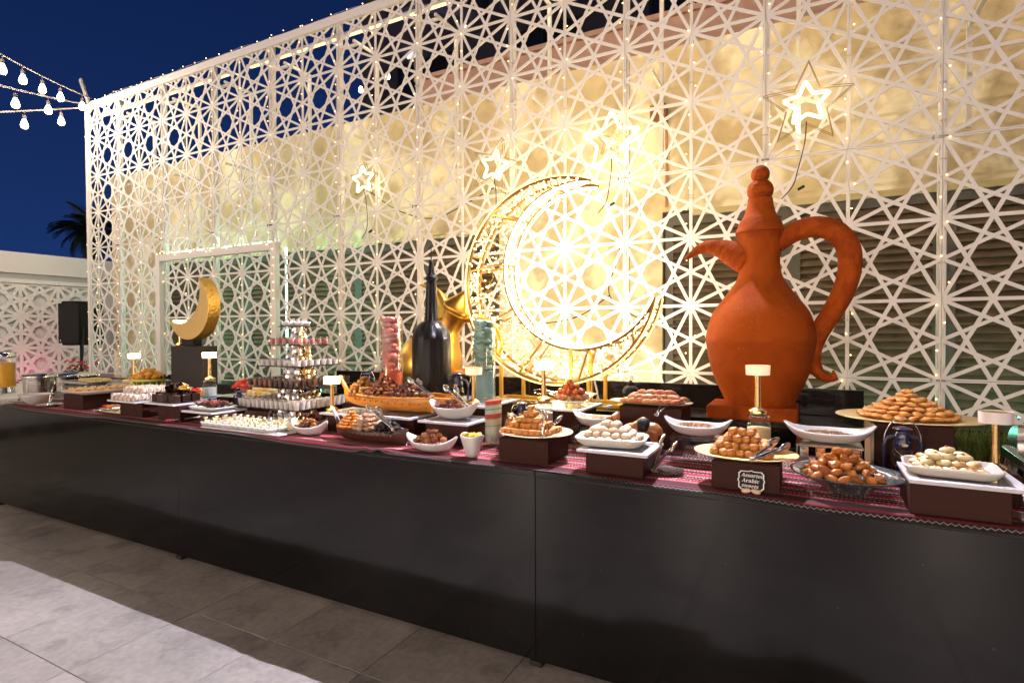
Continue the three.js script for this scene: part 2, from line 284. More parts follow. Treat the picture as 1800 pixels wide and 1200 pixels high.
// white boundary wall on the left
const UC = (k) => -8.765 + 0.5006 * k, YR = (r) => 4.642 - 0.5006 * r;
function latticeHoles(halfBar) {                          // cells of the line pattern in one unit square, shrunk by half a bar
  const cut = (poly, a, b, c) => {                        // part of poly with a*x + b*y >= c
    const out = [];
    poly.forEach((p, i) => { const q = poly[(i + 1) % poly.length], dp = a * p[0] + b * p[1] - c, dq = a * q[0] + b * q[1] - c; if (dp >= 0) out.push(p); if (dp * dq < 0) { const t = dp / (dp - dq); out.push([p[0] + (q[0] - p[0]) * t, p[1] + (q[1] - p[1]) * t]); } });
    return out;
  };
  const area = (p) => Math.abs(p.reduce((s, a, i) => { const b = p[(i + 1) % p.length]; return s + a[0] * b[1] - b[0] * a[1]; }, 0)) / 2;
  let cells = [[[0, 0], [1, 0], [1, 1], [0, 1]]];
  const lines = [];
  for (const c of [-0.5, 0, 0.5, 1]) lines.push([-0.5, 1, c]);
  for (const c of [0, 0.5, 1, 1.5]) lines.push([0.5, 1, c]);
  for (const c of [-2, -1, 0, 1]) lines.push([-2, 1, c]);
  for (const c of [0, 1, 2, 3]) lines.push([2, 1, c]);
  for (const [a, b, c] of lines) cells = cells.flatMap((p) => [cut(p, a, b, c), cut(p, -a, -b, -c)]).filter((p) => p.length > 2 && area(p) > 1e-6);
  return cells.map((p) => {
    const s = Math.sign(p.reduce((t, a, i) => { const b = p[(i + 1) % p.length]; return t + a[0] * b[1] - b[0] * a[1]; }, 0)), q = s < 0 ? [...p].reverse() : p;
    let r = q;
    q.forEach((A, i) => { const B = q[(i + 1) % q.length], dx = B[0] - A[0], dy = B[1] - A[1], L = Math.hypot(dx, dy); if (L < 1e-6) return; const nx = -dy / L, ny = dx / L; r = cut(r, nx, ny, nx * A[0] + ny * A[1] + halfBar); });
    return r;
  }).filter((p) => p.length > 2 && area(p) > 0.00022);
}
function latticePanel(k0, k1, r0, r1, halfBar, thick, gap = 0.004) {   // a sheet cut out by the pattern; metres, rows counted downwards
  const P = 0.5006, sh = new THREE.Shape([[k0 * P + gap / 2, -r1 * P + gap / 2], [k1 * P - gap / 2, -r1 * P + gap / 2], [k1 * P - gap / 2, -r0 * P - gap / 2], [k0 * P + gap / 2, -r0 * P - gap / 2]].map(([x, y]) => new THREE.Vector2(x, y)));
  const holes = latticeHoles(halfBar), e = halfBar;
  const clip = (poly, x0, x1, y0, y1) => {
    const cut = (p, f, d) => { const out = []; p.forEach((a, i) => { const b = p[(i + 1) % p.length], da = f(a) - d, db = f(b) - d; if (da >= 0) out.push(a); if (da * db < 0) { const t = da / (da - db); out.push([a[0] + (b[0] - a[0]) * t, a[1] + (b[1] - a[1]) * t]); } }); return out; };
    let p = cut(poly, (v) => v[0], x0); p = cut(p, (v) => -v[0], -x1); p = cut(p, (v) => v[1], y0); return cut(p, (v) => -v[1], -y1);
  };
  for (let i = Math.floor(k0); i < Math.ceil(k1); i++) for (let j = Math.floor(r0); j < Math.ceil(r1); j++) for (const h of holes) {
    let p = h.map(([x, y]) => [x + i, y - j - 1]);
    p = clip(p, k0 + e, k1 - e, -r1 + e, -r0 - e);
    if (p.length < 3) continue;
    const A = Math.abs(p.reduce((s, a, q) => { const b = p[(q + 1) % p.length]; return s + a[0] * b[1] - b[0] * a[1]; }, 0)) / 2;
    if (A > 0.0002) sh.holes.push(new THREE.Path(p.map(([x, y]) => new THREE.Vector2(x * P, y * P))));
  }
  return new THREE.ExtrudeGeometry(sh, { depth: thick, bevelEnabled: false });
}
{
  const w = thing('boundary_wall', 'long white boundary wall with an overhanging coping and cut-out panels at the left', 'wall', -10.9, 0, 0);
  part(w, 'wall', uvm(bx(0.3, 2.38, 16, -0.15, 1.19, 1.4)), M.offwall);
  part(w, 'coping', uvm(bx(0.42, 0.32, 16.1, -0.09, 2.542, 1.4)), M.offwall);
  const pg = latticePanel(0, 4, 0, 4, 0.045, 0.015);
  for (let i = 0; i < 4; i++) { const p = part(w, 'cut_out_panel', pg, M.white); p.rotation.y = Math.PI / 2; p.position.set(0.035, 2.22, -(5.25 - 2.01 * (i + 1))); }
  part(w, 'panel_rail', [bx(0.03, 0.06, 9, 0.06, 2.262, -1.8), bx(0.03, 0.06, 9, 0.06, 0.16, -1.8)], M.white);
}
// black planter wall under the screen, granite ledge behind the table, planted bed on the right
{
  const p = thing('planter_wall', 'black planter wall carrying the foot of the white lattice screen', 'wall', 0, 0, 4.33);
  part(p, 'wall', [bx(13.2, 0.80, 0.26, -2.6, 0.40, -0.06)], M.granite);
  part(p, 'cap', [rb(13.24, 0.05, 0.3, 0.008, -2.6, 0.826, -0.06)], M.granite);
  const g = thing('granite_ledge', 'polished black granite ledge with a low upstand behind the buffet', 'ledge', -1.73, 0, 3.6);
  part(g, 'ledge_top', [rb(4.08, 0.04, 0.40, 0.006, 0, 0.93, 0)], M.granite);
  part(g, 'ledge_front', [bx(4.04, 0.90, 0.36, 0, 0.455, -0.01)], M.granite);
  for (const [x, w] of [[-1.36, 1.34], [0.0, 1.36], [1.36, 1.34]]) part(g, 'upstand', [rb(w, 0.155, 0.03, 0.004, x, 1.0285, -0.185)], M.granite);
  const bed = thing('planter_bed', 'raised black planter bed at the right end behind the table', 'planter', 1.6, 0, 3.73);
  part(bed, 'side', [bx(2.5, 0.78, 0.06, 0, 0.39, 0.46), bx(0.06, 0.78, 0.86, -1.22, 0.39, 0)], M.granite);
  part(bed, 'soil', [bx(2.4, 0.06, 0.86, 0, 0.75, 0)], M.soil);
  const blade = new THREE.BufferGeometry(); blade.setAttribute('position', new THREE.Float32BufferAttribute([-0.003, 0, 0, 0.003, 0, 0, -0.0025, 0.05, 0.006, 0.0025, 0.05, 0.006, 0, 0.095, 0.028], 3)); blade.setAttribute('uv', new THREE.Float32BufferAttribute([0, 0, 1, 0, 0, 0.5, 1, 0.5, 0.5, 1], 2)); blade.setIndex([0, 1, 2, 2, 1, 3, 2, 3, 4]); blade.computeVertexNormals();
  const N = 9000, im = new THREE.InstancedMesh(blade, M.grass, N), m4 = new THREE.Matrix4(), q = new THREE.Quaternion(), col = new THREE.Color();
  for (let i = 0; i < N; i++) {
    const z = rr(-0.40, 0.42), s = rr(0.6, 1.5);
    q.setFromEuler(new THREE.Euler(rr(-0.7, 0.7), rr(0, 6.28), rr(-0.5, 0.5)));
    m4.compose(new THREE.Vector3(1.6 + rr(-1.18, 0.3), 0.775, -3.73 + z), q, new THREE.Vector3(1.4, s, 1)); im.setMatrixAt(i, m4);
    const t = rnd(); col.setRGB(0.5 + t * 1.0, 0.6 + t * 0.7, 0.5 + t * 0.4); im.setColorAt(i, col);
  }
  im.name = 'grass'; tag(im, 'short green grass growing in the planter bed below the screen', 'grass', null, 'stuff'); scene.add(im);
}

// ---------- the white lattice screen ----------
const SN = 4.33;
{
  const s = thing('lattice_screen', 'tall white screen of cut-out star lattice panels in front of the building', 'screen', UC(0), YR(0), SN);
  const rows = [[0, 4], [4, 7], [7, 7.5]], cache = {}, tones = [[0.74, 0.70, 0.655], [0.71, 0.675, 0.63], [0.755, 0.715, 0.675]].map((c) => mat(c, 0.5, bump(T.cloudy, 0.0008, 2)));
  for (let k = -1; k < 25; k += 2) for (const [a, b] of rows) {
    const k0 = k < 0 ? -0.4 : k, key = [k0 === k ? 0 : k0, k < 0, a, b].join();
    const g = cache[key] ??= k < 0 ? latticePanel(-0.4, 1, a, b, 0.0222, 0.009) : latticePanel(1, 3, a, b, 0.0222, 0.009);
    const p = part(s, 'lattice_panel', g, pick(tones)); p.position.set(k < 0 ? 0 : (k - 1) * 0.5006 + rr(-0.001, 0.001), rr(-0.001, 0.001), rr(-0.003, 0.003)); p.rotation.set(rr(-0.0012, 0.0012), rr(-0.003, 0.003), 0);
    for (let q = 0; q < 5; q++) { const i = Math.floor(rr(0, k < 0 ? 1 : 2)), j = Math.floor(rr(a, b)); if (j < b - 0.5 || b - a > 1) part(s, 'cable_tie', [bx(0.034, 0.007, 0.014, 0, 0, 0)], M.tie).position.set((k < 0 ? 0 : k + i) * 0.5006 + rr(-0.006, 0.006), -(j + rr(0.2, 0.8)) * 0.5006, 0.008); }
  }
  part(s, 'top_rail', [rb(12.9, 0.085, 0.05, 0.004, 6.2, -0.012, 0.012)], M.lattice);
  part(s, 'edge_post', [rb(0.05, 3.86, 0.05, 0.004, -0.225, -1.99, 0.012)], M.lattice);
  for (let k = 1; k < 25; k += 2) {
    part(s, 'post', [rb(0.045, 3.8, 0.045, 0.003, k * 0.5006 + 0.004, -1.93, -0.03)], M.lattice);
    part(s, 'back_stay', [bx(0.03, 1.62, 0.03, k * 0.5006 + 0.2, -1.05, -0.37), bx(0.025, 0.025, 0.35, k * 0.5006 + 0.2, -0.25, -0.19), bx(0.025, 0.025, 0.35, k * 0.5006 + 0.2, -1.2, -0.19), bx(0.2, 0.025, 0.025, k * 0.5006 + 0.1, -0.27, -0.06)], M.lattice);
    for (const y of [-2.0024, -3.504]) part(s, 'joint_clip', [rb(0.05, 0.014, 0.01, 0.002, k * 0.5006, y, 0.018), rb(0.012, 0.03, 0.008, 0.002, k * 0.5006 - 0.05, y, 0.017)], M.steelBrush);
  }
  const d = thing('door_frame', 'white door frame with a glowing edge set into the lattice screen', 'door frame', -6.22, 0.86, SN);
  part(d, 'jamb', [rb(0.085, 1.58, 0.06, 0.006, -1.07, 0.79, 0.045)], M.lattice); part(d, 'jamb', [rb(0.085, 1.58, 0.06, 0.006, 1.05, 0.79, 0.045)], M.lattice);
  part(d, 'header', [rb(2.03, 0.085, 0.06, 0.006, -0.01, 1.535, 0.045)], M.lattice);
  const mint = glow([0.42, 1, 0.80], 6);
  part(d, 'led_strip', [bx(0.012, 1.5, 0.02, 1.12, 0.78, -0.05)], mint); part(d, 'led_strip', [bx(0.012, 1.5, 0.02, -1.14, 0.78, -0.05)], mint); part(d, 'led_strip', [bx(2.1, 0.012, 0.02, 0, 1.61, -0.05)], mint);
  for (const y of [0.25, 0.8, 1.35]) for (const x of [1.16, -1.18]) pointLight(-6.22 + x, 0.86 + y, SN + 0.42, [0.22, 1, 0.70], POWER.led, 3);
  for (const x of [-0.7, 0, 0.7]) pointLight(-6.22 + x, 0.86 + 1.68, SN + 0.12, [0.62, 1, 0.86], POWER.led * 0.4, 3);
}
// mint uplights at the foot of the shutters on the right
for (const u of [0.35, 1.35]) {
  const f = thing('led_uplight', 'small mint green uplight at the foot of the shutters behind the screen', 'uplight', u, 0.86, 4.72, 0, 'mint uplights behind the screen');
  part(f, 'housing', [rb(0.30, 0.04, 0.06, 0.006, 0, 0.0, 0)], M.black); part(f, 'led_strip', [bx(0.26, 0.008, 0.03, 0, 0.026, 0)], glow([0.2, 1, 0.7], 2));
  pointLight(u, 0.93, 4.74, [0.25, 1, 0.7], 0.34, 4);
}
// fairy light strands hanging down the screen
{
  const bulbM = glow([1, 0.66, 0.26], 8), wireM = mat([0.62, 0.58, 0.5], 0.6), bulb = new THREE.IcosahedronGeometry(0.0046, 1);
  const ORD = 'first second third fourth fifth sixth seventh eighth ninth tenth eleventh twelfth thirteenth fourteenth fifteenth sixteenth seventeenth eighteenth nineteenth twentieth twenty-first twenty-second'.split(' ');
  for (let k = 0; k <= 21; k++) {
    const t = thing('fairy_light_strand', 'thin strand of tiny warm fairy lights, ' + ORD[k] + ' from the left edge of the lattice screen', 'fairy lights', UC(k), 0, SN - 0.012, 0, 'fairy light strands on the lattice screen');
    const pts = [], bulbs = []; let y = 4.69, side = 1;
    const lo = k % 3 === 1 ? 0.95 : 0.9;
    while (y > lo) { pts.push([rr(-0.018, 0.018), y, rr(0.004, 0.014)]); const bxo = side * rr(0.004, 0.034); bulbs.push(at(bulb.clone(), bxo, y - rr(0.0, 0.05), 0.014)); side *= rnd() < 0.65 ? -1 : 1; y -= rr(0.10, 0.17); }
    part(t, 'wire', [tube(pts, 0.0017, pts.length * 3, 4)], wireM); stuff(part(t, 'bulbs', bulbs, bulbM));
  }
  const t = thing('fairy_light_string', 'string of tiny warm fairy lights along the top rail of the lattice screen', 'fairy lights', 0, 0, SN - 0.02);
  const pts = [], bulbs = []; for (let u = -8.95; u < 2; u += 0.22) { pts.push([u, 4.675 + rr(-0.01, 0.01), 0.02]); bulbs.push(at(bulb.clone(), u + rr(-0.03, 0.03), 4.69 + rr(-0.01, 0.012), 0.02)); }
  part(t, 'wire', [tube(pts, 0.0017, 150, 4)], wireM); stuff(part(t, 'bulbs', bulbs, bulbM));
  const e = thing('fairy_light_string', 'string of tiny warm fairy lights down the outer left edge of the lattice screen', 'fairy lights', -8.985, 0, SN - 0.01);
  const ep = [], eb = []; for (let y = 4.6; y > 0.95; y -= 0.19) { ep.push([rr(-0.02, 0), y, 0.02]); eb.push(at(bulb.clone(), rr(-0.045, -0.015), y, 0.02)); }
  part(e, 'wire', [tube(ep, 0.0017, 80, 4)], wireM); stuff(part(e, 'bulbs', eb, bulbM));
  const h = thing('fairy_light_string', 'string of warm fairy lights draped over the white door header', 'fairy lights', -6.22, 2.44, SN - 0.08);
  const hp = [], hb = []; for (let x = -1.05; x <= 1.06; x += 0.075) { hp.push([x, rr(-0.02, 0.02), 0]); hb.push(at(bulb.clone(), x, rr(-0.03, 0.02), 0.008)); } for (let y = -0.08; y > -1.4; y -= 0.09) { hp.push([1.05 + rr(-0.02, 0.02), y, 0]); hb.push(at(bulb.clone(), 1.05 + rr(-0.03, 0.03), y, 0.008)); }
  part(h, 'wire', [tube(hp, 0.0017, 150, 4)], wireM); stuff(part(h, 'bulbs', hb, bulbM));
}

// ---------- light from outside the frame ----------
for (const u of [-7.6, -4.4, -1.2, 2.0]) {               // warm washers behind the top rail, aimed at the building
  const w = thing('wall_washer', 'long slim wall washer fixed behind the top rail of the lattice screen', 'wall washer', u, 4.56, 4.50, 0, 'wall washers behind the top rail');
  part(w, 'housing', [rb(2.9, 0.03, 0.06, 0.006, 0, 0.02, 0)], M.lattice); part(w, 'led_strip', [bx(2.8, 0.004, 0.04, 0, 0.002, 0)], glow([1, 0.76, 0.40], 1.5));
  const l = new THREE.RectAreaLight(new THREE.Color().setRGB(1, 0.82, 0.54), POWER.wash, 2.8, 0.06); l.position.set(u, 4.55, -4.50); l.lookAt(u, 3.0, -5.2); scene.add(l);
}
for (const u of [-2.55, -1.5]) {
  const w = thing('wall_washer', 'slim wall washer lying on the planter wall behind the screen below the crescent', 'wall washer', u, 0.862, 4.46, 0, 'wall washers on the planter wall');
  part(w, 'housing', [rb(0.9, 0.03, 0.05, 0.006, 0, 0.0, 0)], M.black); part(w, 'led_strip', [bx(0.84, 0.004, 0.03, 0, 0.0175, 0)], glow([1, 0.76, 0.40], 1.5));
  const l = new THREE.RectAreaLight(new THREE.Color().setRGB(1, 0.84, 0.58), POWER.wash * 2.2, 0.84, 0.05); l.position.set(u, 0.89, -4.46); l.lookAt(u, 2.4, -5.2); scene.add(l);
}
{
  const f = thing('floodlight', 'cool white floodlight on an arm above the screen, out of frame', 'floodlight', -1.0, 4.10, 4.14);
  part(f, 'housing', [rb(0.42, 0.30, 0.1, 0.02, 0, 0.06, 0.0, -0.96)], M.black); part(f, 'arm', [bar([0, 0.12, -0.05], [0, 0.2, -0.36], 0.02, 8)], M.black);
  part(f, 'lens', [bx(0.36, 0.24, 0.01, 0, 0.022, 0.037, -0.96 + 0)], glow(COOL, 3)).position.set(0, 0, 0.02);
  const s = new THREE.SpotLight(new THREE.Color().setRGB(...COOL), POWER.flood, 0, 0.86, 0.45, 2);
  s.position.set(-1.0, 4.06, -4.05); s.target.position.set(-1.7, 0, 1.0); s.castShadow = true; s.shadow.radius = 1.5; scene.add(s, s.target);
  const post = (u, n) => {
    const t = thing('lamp_post', 'tall terrace lamp post with a warm globe across the courtyard, out of frame', 'lamp post', u, 0, n, 0, 'terrace lamp posts');
    part(t, 'pole', [cy(0.04, 0.06, 3.6, 0, 1.8, 0, 14), cy(0.14, 0.16, 0.1, 0, 0.05, 0, 18)], M.black); part(t, 'globe', [sp(0.22, 0, 3.78, 0)], glow(WARM, 4));
    pointLight(u, 3.78, n, [1, 0.81, 0.70], POWER.post, 10);
  };
  for (const u of [-14, -8, -2.5, 3, 8]) post(u, -12);
  const b = thing('courtyard_facade', 'long cream facade across the courtyard behind the camera, out of frame', 'building', -5, 0, -17);
  part(b, 'wall', uvm(bx(44, 9, 0.4, 0, 4.5, 0)), M.offwall); part(b, 'roof_edge', [bx(44.4, 0.3, 0.8, 0, 9.15, 0)], M.offwall);
  const sail = thing('shade_sail', 'sand coloured fabric canopy stretched over the courtyard behind the camera, out of frame', 'canopy', -4, 5.1, -4.4);
  part(sail, 'fabric', [(() => { const g = new THREE.PlaneGeometry(18, 11.4, 18, 10); g.rotateX(-Math.PI / 2); const p = g.attributes.position; for (let i = 0; i < p.count; i++) p.setY(i, 0.25 * Math.sin(p.getX(i) * 0.7) * Math.cos(p.getZ(i) * 0.6)); g.computeVertexNormals(); return g; })()], mat([0.30, 0.27, 0.23], 0.9));
  for (const [x, z] of [[-8.9, 5.6], [0, 5.6], [8.9, 5.6], [8.9, -5.6], [-8.9, 0]]) part(sail, 'pole', [cy(0.05, 0.05, 5.1, x, -2.55, z, 12)], M.black);
  for (let i = 0; i < 12; i++) for (const y of [2.2, 6.2]) { const w = part(b, 'window', [bx(1.5, 0.1, 0.14, -20 + i * 3.6, y + 0.9, -0.22), bx(1.5, 0.1, 0.14, -20 + i * 3.6, y - 0.9, -0.22), bx(0.1, 1.8, 0.14, -20.7 + i * 3.6, y, -0.22), bx(0.1, 1.8, 0.14, -19.3 + i * 3.6, y, -0.22)], M.white); part(w, 'pane', [bx(1.3, 1.7, 0.02, -20 + i * 3.6, y, -0.21)], M.windowGlass); }
}

// ---------- string lights at the upper left ----------
{
  const cableM = mat([0.30, 0.24, 0.20], 0.7), bulbM = glow([1, 0.86, 0.66], 16), socketM = mat([0.16, 0.13, 0.11], 0.6);
  const sag = (a, b, s, n) => Array.from({ length: n + 1 }, (_, i) => { const t = i / n; return [a[0] + (b[0] - a[0]) * t, a[1] + (b[1] - a[1]) * t - s * 4 * t * (1 - t), a[2] + (b[2] - a[2]) * t]; });
  const bulbG = smoothLathe([[0.006, -0.02], [0.018, -0.03], [0.034, -0.075], [0.038, -0.10], [0.028, -0.128], [0, -0.138]], 14, 14), sockG = G([cy(0.017, 0.02, 0.05, 0, 0.0, 0, 10), cy(0.004, 0.004, 0.05, 0, 0.045, 0, 6)]);
  const run = (label, a, b, s, n, drops) => {
    const P = sag(a, b, s, n), t = thing('string_light', label, 'string lights', 0, 0, 0);
    part(t, 'cable', [tube(P.map(([u, y, q]) => [u, y, -q]), 0.009, n * 3, 5)], cableM);
    const c = new THREE.CatmullRomCurve3(P.map(([u, y, q]) => new THREE.Vector3(u, y, -q)));
    for (const d of drops) {
      const p = c.getPoint(d), k = part(t, 'socket', sockG, socketM); k.position.set(p.x, p.y - 0.075, p.z);
      const o = part(k, 'bulb', bulbG, bulbM); o.position.set(0, 0, 0);
      pointLight(p.x, p.y - 0.155, -p.z, [1, 0.86, 0.70], POWER.festoon, 2);
    }
  };
  run('upper string of glowing pear bulbs running to the left end of the screen', [-8.93, 4.75, 4.33], [-7.5, 4.44, 2.60], 0.03, 14, [0.10, 0.33, 0.50, 0.665, 0.82, 0.96]);
  run('middle string of glowing pear bulbs sagging below the upper one', [-8.95, 4.66, 4.33], [-7.5, 4.04, 2.60], 0.02, 14, [0.445, 0.725]);
  run('lowest straight string of glowing pear bulbs at the screen corner', [-8.98, 4.63, 4.33], [-7.9, 3.82, 2.75], 0.004, 14, [0.305, 0.648]);
  run('string of glowing pear bulbs over the courtyard, out of frame', [-7.5, 4.44, 2.60], [-3.2, 4.5, -4], 0.15, 14, [0.2, 0.4, 0.6, 0.8]);
  solo('clamp_bar', 'short grey timber bar sticking up at the upper left corner of the screen', 'bar', [rb(0.05, 0.55, 0.03, 0.004, -0.06, 0.14, 0, 0, 0, 0.5)], mat([0.35, 0.32, 0.30], 0.7), -8.93, 4.66, 4.30);
}

// ---------- palm, speaker, left corner ----------
{
  const p = thing('palm_tree', 'dark palm tree standing beyond the boundary wall at the left', 'palm tree', -18.7, 0, 9);
  part(p, 'trunk', [taperTube([[0, 0, 0], [0.05, 2.2, 0], [0, 4.4, 0]], [0.24, 0.2, 0.19], 16, 10)], mat([0.05, 0.04, 0.03], 0.9));
  const fr = [];
  const frond = (len) => {
    const L = []; for (let i = 0; i < 26; i++) { const t = i / 26, y = 0.30 * Math.sin(t * 2.2) * len - 0.45 * t * t * len, x = t * len; for (const s of [-1, 1]) { const l = 0.42 * len * Math.sin(Math.PI * (0.12 + 0.85 * t)); const g = new THREE.BufferGeometry(); g.setAttribute('position', new THREE.Float32BufferAttribute([x, y, 0, x + 0.04, y, 0, x + l * 0.6, y - l * 0.35, s * l * 0.75], 3)); g.setAttribute('uv', new THREE.Float32BufferAttribute([0, 0, 1, 0, 0, 1], 2)); g.computeVertexNormals(); L.push(g); } }
    return G([...L, taperTube([[0, 0, 0], [len * 0.5, len * 0.16, 0], [len, -len * 0.2, 0]], [0.03, 0.02, 0.006], 10, 5)]);
  };
  const F = [frond(1.0), frond(0.82)];
  for (let i = 0; i < 46; i++) { const f = part(p, 'frond', pick(F), M.leafDark); f.position.set(0, 4.4, 0); f.rotation.set(0, i * 2.399, rr(-0.9, 1.15), 'YXZ'); }

  const s = thing('loudspeaker', 'black loudspeaker on a tripod stand at the left end of the screen', 'loudspeaker', -9.87, 0, 4.6, 0.35);
  const cab = new THREE.Shape([[-0.19, -0.19], [0.19, -0.19], [0.19, 0.05], [0.11, 0.19], [-0.11, 0.19], [-0.19, 0.05]].map(([x, y]) => new THREE.Vector2(x, y)));
  const sb = part(s, 'cabinet', [at(new THREE.ExtrudeGeometry(cab, { depth: 0.64, bevelEnabled: true, bevelSize: 0.012, bevelThickness: 0.012, bevelSegments: 2 }), 0, 1.92, 0, Math.PI / 2)], M.speaker);
  part(s, 'grille', [rb(0.34, 0.60, 0.014, 0.005, 0, 1.60, 0.205)], M.black); part(sb, 'handle', [rb(0.012, 0.17, 0.06, 0.005, 0.204, 1.62, 0.0)], M.rubber); part(s, 'badge', [rb(0.012, 0.03, 0.004, 0.001, -0.13, 1.34, 0.215)], M.steel);
  part(s, 'pole', [cy(0.018, 0.022, 1.3, 0, 0.65, 0, 12), cy(0.03, 0.03, 0.1, 0, 0.85, 0, 12)], M.black);
  for (let i = 0; i < 3; i++) { const a = i * 2.094 + 0.4; part(s, 'leg', [bar([0, 0.85, 0], [0.55 * Math.sin(a), 0.02, 0.55 * Math.cos(a)], 0.013, 8)], M.black); }
  solo('audio_cable', 'black cable running down beside the loudspeaker', 'cable', [tube([[0.2, 1.55, 0], [0.28, 1.35, 0.05], [0.26, 1.1, 0.05], [0.12, 0.6, 0.04], [0.0, 0.05, 0.1]], 0.008, 30, 5)], M.rubber, -9.87, 0, 4.55);

  const flowers = (label, u, n, y, w, colors, count) => {
    const f = thing('flowering_plant', label, 'flowers', u, y, n);
    const L = [], B = []; 
    for (let i = 0; i < count * 3; i++) { const g = sp(0.03, 0, 0, 0, 0.5, 0.12, 1, 7, 4); L.push(at(g, rr(-w, w), rr(-0.12, 0.06), rr(-0.12, 0.12), rr(-1, 1), rr(0, 6), rr(-1, 1))); }
    for (let i = 0; i < count; i++) { const X = rr(-w, w), Y = rr(0.0, 0.13), Z = rr(-0.1, 0.14); for (let k = 0; k < 5; k++) B.push(at(sp(0.018, 0.016, 0, 0, 1, 0.35, 0.8, 6, 4), X, Y, Z, rr(-0.4, 0.8), k * 1.257, rr(-0.3, 0.3))); }
    part(f, 'foliage', L, M.leaf); part(f, 'blossom', B, mat(colors, 0.6)); part(f, 'trough', [rb(w * 2 + 0.06, 0.2, 0.3, 0.02, 0, -0.2, 0)], M.white);
  };
  flowers('magenta flowers in a white trough beside the stock pot', -8.35, 3.2, 0.78, 0.30, [0.42, 0.012, 0.16], 26);
  flowers('red flowers in a white trough at the foot of the loudspeaker', -9.55, 4.45, 0.92, 0.34, [0.50, 0.012, 0.035], 26);
  const pl = thing('pink_uplight', 'small pink uplight washing the foot of the boundary wall', 'uplight', -10.45, 0, 4.35);
  part(pl, 'housing', [cy(0.06, 0.07, 0.14, 0, 0.7, 0, 16)], M.black); part(pl, 'stake', [bar([0, 0, 0], [0, 0.64, 0], 0.012)], M.black); part(pl, 'lens', [cy(0.05, 0.05, 0.01, 0, 0.776, 0, 16)], glow([1, 0.12, 0.3], 3)); pointLight(-10.45, 0.86, 4.35, [1, 0.12, 0.30], POWER.pink, 4);

  // second table with a white cloth
  const t = thing('white_table', 'table under a sparkling white cloth beyond the left end of the buffet', 'table', -7.35, 0, 2.75);
  part(t, 'cloth', [rb(1.9, 0.86, 0.9, 0.02, 0, 0.432, 0)], mat([0.74, 0.73, 0.68], 0.55, bump(T.dents, 0.006, 9)));
  const d = thing('juice_dispenser', 'glass juice dispenser with a chrome lid and orange juice at the far left', 'drink dispenser', -7.07, 0.865, 2.62);
  part(d, 'tank', [cy(0.092, 0.092, 0.30, 0, 0.20, 0, 28, true)], M.glass); part(d, 'juice', [cy(0.086, 0.086, 0.235, 0, 0.175, 0, 28)], mat([0.78, 0.36, 0.02], 0.25)); part(d, 'lid', [smoothLathe([[0.096, 0.345], [0.094, 0.37], [0.06, 0.40], [0, 0.408]], 26, 20)], M.steel); part(d, 'base', [cy(0.075, 0.09, 0.05, 0, 0.025, 0, 26)], M.steel);
  const tap = part(d, 'tap', [cy(0.014, 0.014, 0.06, 0.02, 0.27, 0.115, 12, false, Math.PI / 2)], M.steel); part(tap, 'lever', [rb(0.02, 0.014, 0.02, 0.004, 0.02, 0.285, 0.135)], M.black);
  const gl = thing('juice_glass', 'small glass of orange juice beside the juice dispenser', 'glass', -6.83, 0.863, 2.42); part(gl, 'tumbler', [cy(0.036, 0.03, 0.09, 0, 0.045, 0, 20, true)], M.glass); part(gl, 'juice', [cy(0.033, 0.029, 0.062, 0, 0.034, 0, 20)], mat([0.80, 0.36, 0.03], 0.3));
}

